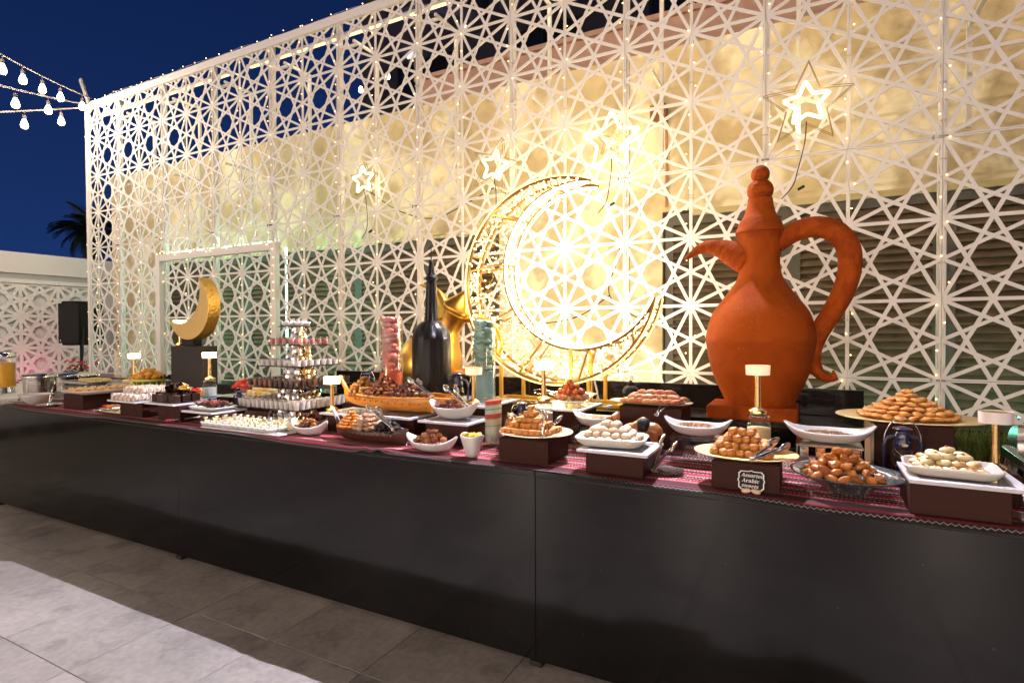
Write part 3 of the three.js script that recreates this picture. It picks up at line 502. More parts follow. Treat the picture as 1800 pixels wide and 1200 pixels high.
// ---------- black buffet table and its runner ----------
const TY = 0.857;
{
  const t = thing('buffet_table', 'long black laminate buffet table running the width of the scene', 'table', 0, 0, 2.185);
  const edges = [-6.05, -3.555, -1.03, 1.5];
  for (let i = 0; i < 3; i++) {
    const a = edges[i], b = edges[i + 1], w = b - a - 0.0006, x = (a + b) / 2;
    part(t, 'front_panel', [uvm(rb(w, 0.80, 0.02, 0.003, x, 0.425, -0.012), 1, i * 0.3, i * 0.4)], M.laminate);
    part(t, 'edge_strip', [rb(w, 0.006, 0.004, 0.001, x, 0.8285, 0.0005)], M.granite);
    part(t, 'table_top', [uvm(rb(w, 0.026, 1.03, 0.005, x, 0.8385, -0.513))], M.laminate);
    part(t, 'back_panel', [bx(w, 0.80, 0.02, x, 0.425, -1.0)], M.laminate);
  }
  for (const x of [edges[0] + 0.012, edges[3] - 0.012]) part(t, 'end_panel', [rb(0.02, 0.80, 0.94, 0.003, x, 0.425, -0.506)], M.laminate);
  for (const x of edges) for (const z of [-0.02, -0.95]) part(t, 'foot', [rb(0.06, 0.024, 0.05, 0.006, x, 0.012, z)], M.rubber);

  // woven runner: stripes along the table
  const cw = 1024, ch = 512, c = document.createElement('canvas'); c.width = cw; c.height = ch; const x = c.getContext('2d');
  x.fillStyle = '#7d1220'; x.fillRect(0, 0, cw, ch);
  let y = 0; const cols = ['#781023', '#520a15', '#150b0c', '#8c162b', '#42080f', '#9c1e37', '#1a0d0e', '#690e1d'];
  while (y < ch) { const h = 5 + Math.floor(rnd() * 12); x.fillStyle = pick(cols); x.fillRect(0, y, cw, h); y += h; }
  for (let k = 0; k < 44; k++) { const yy = Math.floor(rnd() * ch), dash = 6 + rnd() * 16, gap = 5 + rnd() * 14, hh = 2 + rnd() * 2.5; x.fillStyle = pick(['#d8cdbd', '#e6ddd0', '#c8b8a8', '#d7c4b0', '#1a1010', '#c23a4a']); for (let q = rnd() * 20; q < cw; q += dash + gap) x.fillRect(q, yy + ((Math.floor(q / 40) % 2) ? 0.8 : 0), dash, hh); }
  for (let k = 0; k < 9000; k++) { x.fillStyle = rnd() < 0.5 ? 'rgba(20,8,8,.35)' : 'rgba(235,210,200,.16)'; x.fillRect(rnd() * cw, rnd() * ch, 3, 1.2); }
  x.fillStyle = '#120e0f'; x.fillRect(0, 0, cw, 11); x.strokeStyle = '#a8a298'; x.lineWidth = 1.7;
  x.beginPath(); for (let q = -32; q < cw + 32; q += 32) { x.moveTo(q, 9); x.lineTo(q + 16, 4.5); x.lineTo(q + 32, 9); } x.stroke();
  const ct = new THREE.CanvasTexture(c); ct.colorSpace = THREE.SRGBColorSpace; ct.wrapS = ct.wrapT = THREE.RepeatWrapping; ct.flipY = false;
  const nu = 460, nv = 44, pos = [], uv = [], idx = [], L0 = -5.95, L1 = 1.42;
  for (let j = 0; j <= nv; j++) for (let i = 0; i <= nu; i++) {
    const U = L0 + (L1 - L0) * i / nu, hang = Math.max(0, 0.010 + 0.020 * fbm(U / 7.4 + 0.5, 0.2, 16, 301, 3) + 0.02 * Math.max(0, Math.sin(U * 2.3 + 0.7)) - 0.008), v = j / nv * 0.86;
    let n = 2.185 - hang + v, Y = 0.8535 + 0.0035 * fbm(U / 7.4 + 0.5, v, 34, 311, 3);
    if (n < 2.185 - 0.004) { const over = 2.181 - n; n = 2.181 - over * 0.25; Y -= over * 0.95; }
    if (U > -2.07 && U < -1.80 && v < 0.10) { const w = Math.sin((U + 2.07) / 0.27 * Math.PI) ** 2 * (1 - v / 0.10); Y += 0.032 * w * (0.6 + 0.4 * Math.sin(U * 46)); }
    pos.push(U, Y, -n); uv.push(U / 0.62, v / 0.86);
  }
  for (let j = 0; j < nv; j++) for (let i = 0; i < nu; i++) { const a = j * (nu + 1) + i, b = a + nu + 1; idx.push(a, a + 1, b, b, a + 1, b + 1); }
  const g = new THREE.BufferGeometry(); g.setAttribute('position', new THREE.Float32BufferAttribute(pos, 3)); g.setAttribute('uv', new THREE.Float32BufferAttribute(uv, 2)); g.setIndex(idx); g.computeVertexNormals();
  solo('table_runner', 'red and black woven cloth runner with white dashes lying along the buffet table', 'table runner', g, mat([1, 1, 1], 0.9, { map: ct, ...bump(T.grain, 0.0012, 6) }));
}

// ---------- builders for what stands on the table ----------
function riser(u, n, w, d, h, label, y = TY) {            // u, n: left front corner
  const t = thing('display_riser', label, 'riser', u + w / 2, y, n + d / 2, 0);
  part(t, 'box', [uvm(rb(w, h, d, 0.004, 0, h / 2, 0))], M.riser);
  part(t, 'top_panel', [rb(w - 0.016, 0.004, d - 0.016, 0.001, 0, h + 0.001, 0)], M.riser);
  return t;
}
const tileRim = mat([0.62, 0.61, 0.63], 0.18, { clearcoat: 0.4 }), tileWell = mat([0.46, 0.46, 0.48], 0.12, { clearcoat: 0.6 });
function tile(u, n, w, d, y, label) {                     // white melamine serving tile with a slightly sunk middle
  const t = thing('serving_tile', label, 'serving tile', u + w / 2, y, n + d / 2);
  const s = new THREE.Shape([[-w / 2, -d / 2], [w / 2, -d / 2], [w / 2, d / 2], [-w / 2, d / 2]].map((p) => new THREE.Vector2(...p))), e = 0.028;
  s.holes.push(new THREE.Path([[-w / 2 + e, -d / 2 + e], [-w / 2 + e, d / 2 - e], [w / 2 - e, d / 2 - e], [w / 2 - e, -d / 2 + e]].map((p) => new THREE.Vector2(...p))));
  part(t, 'rim', [at(new THREE.ExtrudeGeometry(s, { depth: 0.008, bevelEnabled: true, bevelSize: 0.002, bevelThickness: 0.002, bevelSegments: 2 }), 0, 0.002, 0, -Math.PI / 2)], tileRim);
  part(t, 'well', [bx(w - 2 * e, 0.006, d - 2 * e, 0, 0.0045, 0)], tileWell);
  return t;
}
function dish(L, W, H, o = {}) {                          // plan: superellipse (e 1 round, <1 squarish, >1 pointed); tips raised by tip
  const { e = 1, tip = 0, base = 0.45, thick = 0.006, seg = 64, foot = 0.006, belly = 0.55, left = 1 } = o, pos = [], idx = [];
  const sg = (v) => Math.sign(v) * Math.pow(Math.abs(v), e), rings = [];
  const ring = (s, yf, inner) => { const r = []; for (let i = 0; i <= seg; i++) { const a = i / seg * Math.PI * 2, c = Math.cos(a), z = Math.sin(a), rise = 1 + tip * Math.pow(Math.abs(c), 5) * (c < 0 ? left : 1); r.push([sg(c) * L / 2 * s, (inner ? thick : 0) + yf * (H - (inner ? thick * 0.3 : 0)) * (1 + (rise - 1) * yf), sg(z) * W / 2 * s]); } rings.push(r); };
  const steps = [0, 0.18, 0.4, 0.65, 0.85, 1];
  ring(0.001, foot / H, false); ring(base * 0.9, foot / H, false); ring(base, 0, false);
  for (const t of steps.slice(1)) ring(base + (1 - base) * Math.pow(t, belly), t, false);
  for (const t of [...steps].reverse()) ring((base + (1 - base) * Math.pow(t, belly)) - thick / Math.min(L, W) * 1.6, t, true);
  ring(0.001, 0, true);
  rings.forEach((r) => r.forEach((p) => pos.push(...p)));
  for (let j = 0; j + 1 < rings.length; j++) for (let i = 0; i < seg; i++) { const a = j * (seg + 1) + i, b = a + seg + 1; idx.push(a, b, a + 1, a + 1, b, b + 1); }
  const g = new THREE.BufferGeometry(); g.setAttribute('position', new THREE.Float32BufferAttribute(pos, 3)); g.setAttribute('uv', new THREE.Float32BufferAttribute(new Float32Array(pos.length / 3 * 2), 2)); g.setIndex(idx); g.computeVertexNormals(); return g;
}
function hull(L, half, sheer, depth, fl = 0.02) {         // open boat: half-width and sheer along the length
  const N = 36, K = 12, th = 0.012, pos = [], idx = [], uv = [];
  const sec = (i, inner) => { const t = i / N, x = (t - 0.5) * L, w = Math.max(0.002, half(t) - (inner ? th : 0)), top = sheer(t), bot = inner ? fl + Math.max(0, (top - depth) * 0.5) : Math.max(0, (top - depth) * 0.75), r = []; for (let k = 0; k <= K; k++) { const a = k / K * Math.PI, s = Math.pow(Math.abs(Math.cos(a)), 0.62) * Math.sign(Math.cos(a)), v = Math.pow(Math.sin(a), 0.8); r.push([x, top - (top - bot) * v, s * w]); } return r; };
  const push = (r) => r.forEach((p, k) => { pos.push(...p); uv.push(p[0], k / K * 0.3); });
  for (let i = 0; i <= N; i++) push(sec(i, false)); for (let i = 0; i <= N; i++) push(sec(i, true));
  const row = K + 1, off = (N + 1) * row;
  for (let i = 0; i < N; i++) for (let k = 0; k < K; k++) { const a = i * row + k; idx.push(a, a + row, a + 1, a + 1, a + row, a + row + 1); const b = off + a; idx.push(b, b + 1, b + row, b + 1, b + row + 1, b + row); }
  for (let i = 0; i < N; i++) for (const k of [0, K]) { const a = i * row + k, b = off + a; idx.push(a, b, a + row, b, b + row, a + row); }
  for (const i of [0, N]) for (let k = 0; k < K; k++) { const a = i * row + k, b = off + a; idx.push(a, a + 1, b, a + 1, b + 1, b); }
  const g = new THREE.BufferGeometry(); g.setAttribute('position', new THREE.Float32BufferAttribute(pos, 3)); g.setAttribute('uv', new THREE.Float32BufferAttribute(uv, 2)); g.setIndex(idx); g.computeVertexNormals(); return g;
}
const aimed = (o, a, b, roll = 0) => {                    // local +x from a to b, given as [u, y, n]
  const A = new THREE.Vector3(a[0], a[1], -a[2]), x = new THREE.Vector3(b[0], b[1], -b[2]).sub(A).normalize(), z = new THREE.Vector3().crossVectors(x, new THREE.Vector3(0, 1, 0)).normalize(), y = new THREE.Vector3().crossVectors(z, x);
  o.position.copy(A); o.quaternion.setFromRotationMatrix(new THREE.Matrix4().makeBasis(x, y, z)).multiply(new THREE.Quaternion().setFromAxisAngle(new THREE.Vector3(1, 0, 0), roll)); return o;
};
const flat = (g, sy, sz = 1) => { g.scale(1, sy, sz); g.computeVertexNormals(); return g; };
function tongs(label, a, b, L = 0.22, open = 0.035, roll = 0) {
  const t = thing('serving_tongs', label, 'tongs');
  for (const s of [-1, 1]) {
    const arm = part(t, 'arm', [at(taperTube([[0, 0, 0], [L * 0.3, 0, 0.008], [L * 0.68, 0, open * 0.55], [L * 0.8, 0, open * 0.8]], [0.006, 0.007, 0.0055, 0.007], 20, 8), 0, 0, 0, s < 0 ? Math.PI : 0)], M.steel);
    part(arm, 'paddle', [at(sp(0.034, L * 0.9, 0, open * 0.95, 1, 0.55, 0.22, 16, 10), 0, 0, 0, s < 0 ? Math.PI : 0)], M.steel);
  }
  part(t, 'hinge', [cy(0.009, 0.009, 0.016, 0, 0, 0, 14, false, 0, 0, 0)], M.steel);
  return aimed(t, a, b, roll);
}
function wireTongs(label, a, b, L = 0.17, roll = 0) {
  const t = thing('wire_tongs', label, 'tongs');
  for (const s of [-1, 1]) part(t, 'wire_arm', [tube([[0, 0, 0], [L * 0.4, 0.006 * s, 0.012], [L * 0.72, 0.014 * s, 0.022], [L, 0.008 * s, 0.006], [L * 0.95, 0.006 * s, -0.014], [L * 0.72, 0.014 * s, -0.018], [L * 0.4, 0.006 * s, -0.010], [0, 0, -0.004]], 0.0022, 50, 6)], M.steel);
  part(t, 'spring', [at(new THREE.TorusGeometry(0.009, 0.0025, 6, 18), -0.006, 0, 0, Math.PI / 2)], M.steel);
  return aimed(t, a, b, roll);
}
function spoon(label, a, b, L = 0.16) {
  const t = thing('serving_spoon', label, 'spoon');
  part(t, 'handle', [flat(taperTube([[0, 0, 0], [L * 0.4, 0.006, 0], [L * 0.76, 0, 0]], [0.007, 0.004, 0.004], 16, 8), 0.5)], M.steel);
  part(t, 'bowl', [(() => { const g = new THREE.SphereGeometry(0.024, 20, 8, 0, Math.PI * 2, Math.PI / 2, Math.PI / 2); g.scale(1.25, 0.5, 0.85); g.translate(L * 0.88, 0.006, 0); return g; })()], M.steel);
  return aimed(t, a, b);
}
// cordless brass table lamp, 21 cm
const LIT = glow([1, 0.80, 0.46], 9), DIM = glow([1, 0.74, 0.48], 0.62), OFF = mat([0.82, 0.74, 0.72], 0.5);
function lamp(label, u, y, n, state = 'lit') {
  const t = thing('table_lamp', label, 'table lamp', u, y, n);
  part(t, 'base', [lathe([[0, 0], [0.034, 0], [0.035, 0.003], [0.035, 0.015], [0.032, 0.019], [0.016, 0.028], [0.014, 0.03]], 40)], M.brass);
  part(t, 'stem', [lathe([[0.0135, 0.03], [0.0125, 0.06], [0.011, 0.11], [0.0105, 0.168]], 28)], M.brass);
  const s = part(t, 'shade', [cy(0.049, 0.047, 0.040, 0, 0.188, 0, 40, true), cy(0.047, 0.047, 0.002, 0, 0.1695, 0, 40)], state === 'lit' ? LIT : state === 'dim' ? DIM : OFF);
  part(s, 'cap', [cy(0.046, 0.046, 0.002, 0, 0.2045, 0, 40)], M.brass);
  if (state === 'lit') pointLight(u, y + 0.155, n + 0.0, [1, 0.72, 0.38], POWER.lamp, 2);
  return t;
}
function sandJar(label, u, n, h, layers, y = TY) {
  const t = thing('sand_jar', label, 'jar', u, y, n), r = 0.05;
  part(t, 'glass', [lathe([[0, 0.002], [r - 0.004, 0.001], [r, 0.006], [r, h - 0.045], [r - 0.004, h - 0.034], [r - 0.009, h - 0.028], [r - 0.009, h - 0.012], [r - 0.005, h - 0.004], [r - 0.005, h - 0.001]], 36)], M.glass);
  let y0 = 0.006; layers.forEach(([f, c, tilt], i) => { const hh = (h - 0.06) * f, g = cy(r - 0.004, r - 0.004, hh, 0, y0 + hh / 2, 0, 36), p = g.attributes.position; if (tilt && i + 1 < layers.length) for (let k = 0; k < p.count; k++) if (p.getY(k) > y0 + hh * 0.9) p.setY(k, p.getY(k) + tilt * p.getX(k)); part(t, 'sand_layer', [g], mat(c, 0.95, bump(T.grain, 0.001, 2))); y0 += hh + 0.0004; });
  part(t, 'lid', [cy(r - 0.006, r - 0.006, 0.006, 0, h - 0.0015, 0, 32)], M.steelBrush);
  return t;
}
// hurricane lantern, 25 cm
const lanternParts = [
  ['tank', [smoothLathe([[0, 0.002], [0.052, 0.002], [0.056, 0.01], [0.055, 0.03], [0.036, 0.044], [0.022, 0.05], [0.022, 0.066]], 32, 40)], 'navy'],
  ['globe', [smoothLathe([[0.024, 0.066], [0.036, 0.085], [0.040, 0.108], [0.034, 0.132], [0.026, 0.142]], 28, 24)], 'glass'],
  ['chimney', [lathe([[0.028, 0.141], [0.031, 0.144], [0.031, 0.166], [0.026, 0.169], [0.028, 0.176], [0.026, 0.197], [0.021, 0.203], [0.021, 0.212], [0.033, 0.2155], [0.033, 0.218], [0.012, 0.226], [0, 0.227]], 30)], 'navy'],
  ['side_tube', [tube([[0.05, 0.03, 0], [0.061, 0.05, 0], [0.062, 0.10, 0], [0.061, 0.155, 0], [0.048, 0.181, 0], [0.026, 0.186, 0]], 0.0065, 30, 8)], 'navy'],
  ['side_tube', [tube([[-0.05, 0.03, 0], [-0.061, 0.05, 0], [-0.062, 0.10, 0], [-0.061, 0.155, 0], [-0.048, 0.181, 0], [-0.026, 0.186, 0]], 0.0065, 30, 8)], 'navy'],
  ['guard_wire', [tube([[-0.03, 0.075, 0.03], [0, 0.105, 0.043], [0.03, 0.135, 0.026]], 0.0012, 14, 4), tube([[0.03, 0.075, 0.03], [0, 0.105, 0.0435], [-0.03, 0.135, 0.026]], 0.0012, 14, 4)], 'steel'],
].map(([n, g, m]) => [n, G(g), m]);
const bailUp = G([tube([[-0.064, 0.15, 0], [-0.058, 0.20, 0], [-0.025, 0.252, 0], [0.025, 0.252, 0], [0.058, 0.20, 0], [0.064, 0.15, 0]], 0.002, 40, 6)]), bailBack = G([tube([[-0.064, 0.15, 0], [-0.066, 0.19, -0.03], [-0.03, 0.225, -0.06], [0.03, 0.225, -0.06], [0.066, 0.19, -0.03], [0.064, 0.15, 0]], 0.002, 40, 6)]);
function lantern(label, u, y, n, turn = 0, up = true, scale = 1) {
  const t = thing('hurricane_lantern', label, 'lantern', u, y, n, turn); t.scale.setScalar(scale);
  for (const [k, g, m] of lanternParts) part(t, k, g, M[m]);
  part(t, 'handle', up ? bailUp : bailBack, M.steel);
  part(t, 'emblem', [rb(0.022, 0.010, 0.004, 0.001, 0, 0.156, 0.0315)], M.brass);
  return t;
}
function pieces(name, label, category, group, geos, mats, spots) {
  for (const [u, y, n, ry = rr(0, 6.28), rx = 0, rz = 0, s = 1] of spots) {
    const o = mesh(pick(geos), pick(mats)); o.name = numbered(name); tag(o, label, category, group);
    o.position.set(u, y, -n); o.rotation.set(rx, ry, rz, 'YXZ'); o.scale.set(s * rr(0.92, 1.08), s * rr(0.93, 1.07), s * rr(0.92, 1.08)); scene.add(o);
  }
}
function mound(u, y, n, rx, rz, h, size, step, jitter = 0.3) {   // spots on the skin of a heap with an oval foot
  const out = [];
  for (let lv = 0, yy = 0; yy < h; lv++, yy += step) {
    const f = 1 - yy / h, a = rx * f, b = rz * f, ringN = lv === 0 && false ? 0 : Math.max(1, Math.round(Math.PI * (a + b) / size));
    for (let ring = 0; ring < (lv === 0 ? 1 : 2); ring++) {
      const q = Math.max(0, 1 - ring * size / Math.max(a, size)), c = Math.max(1, Math.round(ringN * q));
      if (q <= 0 && ring) continue;
      for (let i = 0; i < c; i++) { const t = (i + 0.5 * (lv % 2)) / c * Math.PI * 2 + rr(-0.1, 0.1); out.push([u + Math.cos(t) * a * q + rr(-1, 1) * jitter * size * 0.3, y + yy + size * 0.32 + ring * step * 0.4, n + Math.sin(t) * b * q + rr(-1, 1) * jitter * size * 0.3]); }
    }
  }
  return out;
}
function heap(rx, rz, h, size, count, geos) {             // many small pieces merged on a rounded heap (nuts, puffs)
  const L = [];
  for (let i = 0; i < count; i++) { const a = rr(0, 6.28), q = Math.sqrt(rnd()), yy = h * (1 - q * q); L.push(at(pick(geos).clone(), Math.cos(a) * rx * q, yy + rr(-0.3, 0.3) * size, Math.sin(a) * rz * q, rr(-1.2, 1.2), rr(0, 6.28), rr(-1.2, 1.2))); }
  const core = sp(1, 0, 0, 0, rx * 0.94, Math.max(0.004, h * 0.85), rz * 0.94, 24, 10); core.deleteAttribute('tangent');
  return G([core, ...L]);
}
const lump = (r, sx, sy, sz, wob = 0.12, w = 12, h = 8) => { const g = sp(r, 0, 0, 0, sx, sy, sz, w, h), p = g.attributes.position, s = Math.floor(rnd() * 1000); for (let i = 0; i < p.count; i++) { const x = p.getX(i) / r, y = p.getY(i) / r, z = p.getZ(i) / r, k = 1 + wob * (Math.sin(x * 4 + s) * Math.cos(z * 5 + s * 2) + 0.6 * Math.sin(y * 6 + s * 3)); p.setXYZ(i, p.getX(i) * k, p.getY(i) * k, p.getZ(i) * k); } g.computeVertexNormals(); return g; };

// ---------- big statues on the ledge ----------
const LY = 0.951;
{
  const j = thing('coffee_pot_statue', 'giant terracotta Arabic coffee pot with curved spout and tall looped handle', 'statue', -0.235, LY, 3.56);
  const Y = (y) => 2.402 - (y - 290) * 0.003275 - LY;
  part(j, 'plinth', [uvm(rb(0.47, 0.078, 0.34, 0.012, -0.03, 0.039, 0.03))], M.terra);
  part(j, 'body', [smoothLathe([[0.0000, 0.07], [0.1395, 0.07], [0.1655, Y(716)], [0.2093, Y(690)], [0.2641, Y(650)], [0.2902, Y(610)], [0.2948, Y(590)], [0.2595, Y(550)], [0.1860, Y(518)], [0.1321, Y(494)], [0.1097, Y(474)], [0.1070, Y(450)], [0.1190, Y(425)], [0.1293, Y(412)], [0.1274, Y(411)]], 64, 110)], M.terra);
  part(j, 'lid', [smoothLathe([[0.1274, Y(410.5)], [0.1330, Y(409)], [0.1302, Y(404)], [0.1107, Y(389)], [0.0856, Y(376)], [0.0725, Y(362)], [0.0679, Y(352)], [0.0670, Y(349)], [0.0642, Y(347.5)]], 56, 70), lathe([[0.0642, Y(348)], [0, Y(347)]], 40)], M.terra);
  part(j, 'finial', [sp(0.072, 0, Y(334), 0, 1, 0.95, 1, 32, 20), sp(0.051, 0, Y(305.5), 0, 1, 1.02, 1, 28, 18), cy(0.03, 0.04, 0.03, 0, Y(318), 0, 20)], M.terra);
  const X = (x) => (x - 1338) * (x > 1338 ? 0.00281 : 0.00316);
  part(j, 'spout', [taperTube([[X(1336), Y(466), 0], [X(1312), Y(452), 0], [X(1290), Y(441), 0], [X(1272), Y(432), 0], [X(1252), Y(427), 0], [X(1232), Y(430), 0], [X(1205), Y(446), 0]], [0.070, 0.088, 0.074, 0.056, 0.043, 0.030, 0.010], 70, 22)], M.terra);
  part(j, 'handle', [taperTube([[X(1368), Y(430), 0], [X(1400), Y(412), 0], [X(1436), Y(405), 0], [X(1470), Y(414), 0], [X(1493), Y(440), 0], [X(1497), Y(478), 0], [X(1485), Y(520), 0], [X(1464), Y(556), 0], [X(1443), Y(590), 0], [X(1434), Y(622), 0], [X(1443), Y(650), 0], [X(1461), Y(660), 0], [X(1476), Y(655), 0]], [0.052, 0.056, 0.058, 0.06, 0.06, 0.058, 0.056, 0.053, 0.050, 0.047, 0.042, 0.035, 0.028], 90, 20)], M.terra);
}
{
  const d = thing('gold_coffee_pot', 'gold Arabic coffee pot leaning to the right behind the dark minaret bottle', 'coffee pot', -2.60, 0.951, 3.60);
  const inner = (o) => { o.position.set(0, 0.25, 0); o.rotation.z = -0.55; return o; };
  inner(part(d, 'body', [smoothLathe([[0, -0.25], [0.14, -0.22], [0.24, -0.09], [0.255, 0.02], [0.21, 0.14], [0.135, 0.25], [0.10, 0.33], [0.098, 0.40], [0.112, 0.46]], 48, 70)], M.gold));
  inner(part(d, 'collar', [lathe([[0.112, 0.462], [0.121, 0.465], [0.121, 0.475], [0.112, 0.478]], 40)], M.gold));
  inner(part(d, 'lid', [smoothLathe([[0.113, 0.479], [0.122, 0.50], [0.105, 0.53], [0.065, 0.58], [0.03, 0.63], [0.012, 0.68], [0, 0.70]], 40, 40)], M.gold));
  part(d, 'spout', [taperTube([[0.17, 0.60, 0], [0.135, 0.69, 0], [0.085, 0.775, 0], [0.01, 0.84, 0], [-0.095, 0.87, 0]], [0.095, 0.062, 0.045, 0.026, 0.005], 40, 16)], M.gold);
  part(d, 'handle', [taperTube([[0.31, 0.60, 0], [0.45, 0.60, 0], [0.58, 0.52, 0], [0.62, 0.40, 0], [0.54, 0.28, 0], [0.40, 0.21, 0], [0.24, 0.17, 0]], [0.035, 0.033, 0.03, 0.03, 0.03, 0.032, 0.035], 60, 14)], M.gold);
}
function crescent(R, cx, cyy, r) {                        // shape between a circle of radius R at 0,0 and one of radius r at cx,cyy
  const d = Math.hypot(cx, cyy), a = (R * R - r * r + d * d) / (2 * d), h = Math.sqrt(R * R - a * a), b = Math.atan2(cyy, cx), A = Math.atan2(h, a), Bq = Math.atan2(h, a - d), s = [], N = 60, M2 = 60, outer = [], inn = [];
  for (let i = 0; i <= N; i++) { const t = b + A + (Math.PI * 2 - 2 * A) * i / N; outer.push([R * Math.cos(t), R * Math.sin(t)]); }
  for (let i = 0; i <= M2; i++) { const t = b - Bq - (Math.PI * 2 - 2 * Bq) * i / M2; inn.push([cx + r * Math.cos(t), cyy + r * Math.sin(t)]); }
  return { outer, inn };
}
{
  const c = thing('crescent_statue', 'golden crescent moon sculpture standing on a tall black block', 'sculpture', -4.41, 1.343, 2.86);
  const { outer, inn } = crescent(0.265, -0.11, 0.13, 0.272), sh = new THREE.Shape([...outer, ...inn.slice(1, -1)].map((p) => new THREE.Vector2(...p)));
  const g = new THREE.ExtrudeGeometry(sh, { depth: 0.096, bevelEnabled: true, bevelSize: 0.004, bevelThickness: 0.004, bevelSegments: 2, curveSegments: 1 });
  const cap = part(c, 'crescent', at(g, 0, 0.320, -0.048), [M.moonFace, M.moonGold]);
  part(c, 'stem', [rb(0.15, 0.075, 0.08, 0.005, -0.03, 0.038, 0)], M.black);
  const b = thing('statue_block', 'tall matt black block carrying the golden crescent', 'plinth', -4.435, TY, 2.875); part(b, 'block', [uvm(rb(0.42, 0.486, 0.125, 0.004, 0, 0.243, 0))], mat([0.017, 0.0125, 0.011], 0.6, bump(T.grain, 0.0008, 4)));
}
// the big lit crescent frame
{
  const t = thing('crescent_light', 'huge glowing crescent moon frame wrapped in lights on gold legs', 'light sculpture', -1.525, 1.795, 3.56);
  const { outer, inn } = crescent(0.70, 0.173, 0.096, 0.562), D = 0.17;
  const P = (a, z, s = 1) => a.map(([x, y]) => [x * s, y * s, -z]);
  const rimM = mat([0.20, 0.105, 0.03], 0.5, { metalness: 0.3 }), wireG = mat([0.42, 0.25, 0.06], 0.45, { metalness: 0.5 });
  const rope = glow([1, 0.78, 0.42], 5), ropeSoft = glow([1, 0.70, 0.28], 1.6), bulbM = glow([1, 0.70, 0.30], 9);
  for (const z of [0, D]) {
    part(t, 'outer_rim', [tube(P(outer, z), 0.013, 120, 8)], rimM); part(t, 'inner_rim', [tube(P(inn, z), 0.013, 120, 8)], rimM);
    part(t, 'inner_rope_light', [tube(inn.map(([x, y]) => { const dx = x - 0.173, dy = y - 0.096, L = Math.hypot(dx, dy); return [0.173 + dx / L * 0.548, 0.096 + dy / L * 0.548, -z + 0.012]; }), 0.0095, 120, 6)], rope);
    part(t, 'outer_rope_light', [tube(P(outer, z - 0.012, 1.018), 0.006, 120, 6)], ropeSoft);
  }
  const struts = [], wires = [], bulbs = [], bulb = new THREE.IcosahedronGeometry(0.0055, 1);
  for (let i = 2; i < outer.length - 2; i += 3) struts.push(bar([...outer[i], 0], [...outer[i], -D], 0.006));
  for (let i = 2; i < inn.length - 2; i += 3) struts.push(bar([...inn[i], 0], [...inn[i], -D], 0.006));
  for (let i = 6; i < 55; i += 8) struts.push(bar([...outer[i], 0], [...inn[60 - i], 0], 0.009), bar([...outer[i], -D], [...inn[60 - i], -D], 0.009));
  part(t, 'strut', struts, wireG);
  const inside = () => { for (;;) { const k = rr(2, 58), i = Math.floor(k), a = outer[i], b = inn[60 - i], s = rnd(); return [a[0] + (b[0] - a[0]) * s + rr(-0.01, 0.01), a[1] + (b[1] - a[1]) * s + rr(-0.01, 0.01)]; } };
  for (let i = 0; i < 620; i++) { const p = inside(), q = [p[0] + rr(-0.07, 0.07), p[1] + rr(-0.07, 0.07)]; const z = rnd() < 0.5 ? 0 : -D; wires.push(bar([...p, z], [...q, z + rr(-0.015, 0.015)], 0.0017, 4)); }
  for (let i = 0; i < 520; i++) { const p = inside(); bulbs.push(at(bulb.clone(), p[0], p[1], rnd() < 0.5 ? rr(0, 0.012) : -D + rr(-0.01, 0.01))); }
  for (const [arr, n] of [[outer, 260], [inn, 300]]) for (let i = 0; i < n; i++) { const k = Math.floor(rr(1, arr.length - 2)), f = rnd(), a = arr[k], b = arr[k + 1]; bulbs.push(at(bulb.clone(), a[0] + (b[0] - a[0]) * f + rr(-0.012, 0.012), a[1] + (b[1] - a[1]) * f + rr(-0.012, 0.012), -rr(0, D))); }
  stuff(part(t, 'gold_wire', wires, wireG)); stuff(part(t, 'bulbs', bulbs, bulbM));
  const Y = (y) => y - 1.795;
  for (const [x, top] of [[-0.42, 1.24], [-0.325, 1.20], [0.12, 1.34], [0.20, 1.34], [0.245, 1.14], [0.305, 1.16]]) part(t, 'leg', [rb(0.024, top - 0.96, 0.024, 0.003, x, Y((top + 0.96) / 2), (x === -0.325 || x === 0.20 || x === 0.305) ? -D : 0)], M.frameGold);
  part(t, 'foot_frame', [rb(0.95, 0.025, 0.03, 0.003, 0, Y(0.965), 0.05), rb(0.95, 0.025, 0.03, 0.003, 0, Y(0.965), -D), rb(0.03, 0.025, 0.2, 0.003, -0.46, Y(0.965), -0.06), rb(0.03, 0.025, 0.2, 0.003, 0.46, Y(0.965), -0.06), rb(0.03, 0.025, 0.2, 0.003, 0.2, Y(0.965), -0.06)], M.frameGold);
  for (let i = 0; i < 10; i++) { const p = inn[4 + Math.round(i * 52 / 9)], dx = p[0] - 0.173, dy = p[1] - 0.096; pointLight(-1.525 + 0.173 + dx * 0.9, 1.795 + 0.096 + dy * 0.9, 3.56 + D + 0.05, [1, 0.84, 0.58], POWER.moon, 2); }
  for (const i of [14, 24, 34, 44]) { const p = outer[i]; pointLight(-1.525 + p[0] * 0.9, 1.795 + p[1] * 0.9, 3.56 - 0.06, [1, 0.74, 0.38], POWER.moon * 0.3, 2); }
  solo('mains_plug_cable', 'white mains cable with a plug lying beside the gold crescent frame', 'cable', [tube([[0, 0, 0], [0.02, 0.1, 0], [-0.005, 0.2, 0.01], [0.02, 0.12, 0.02], [0.06, 0.03, 0.04], [0.1, 0.02, 0.05]], 0.004, 40, 6), rb(0.04, 0.02, 0.025, 0.006, 0.11, 0.025, 0.05, 0, 0.4, 0.2)], M.white, -1.19, 0.955, 3.42);
}
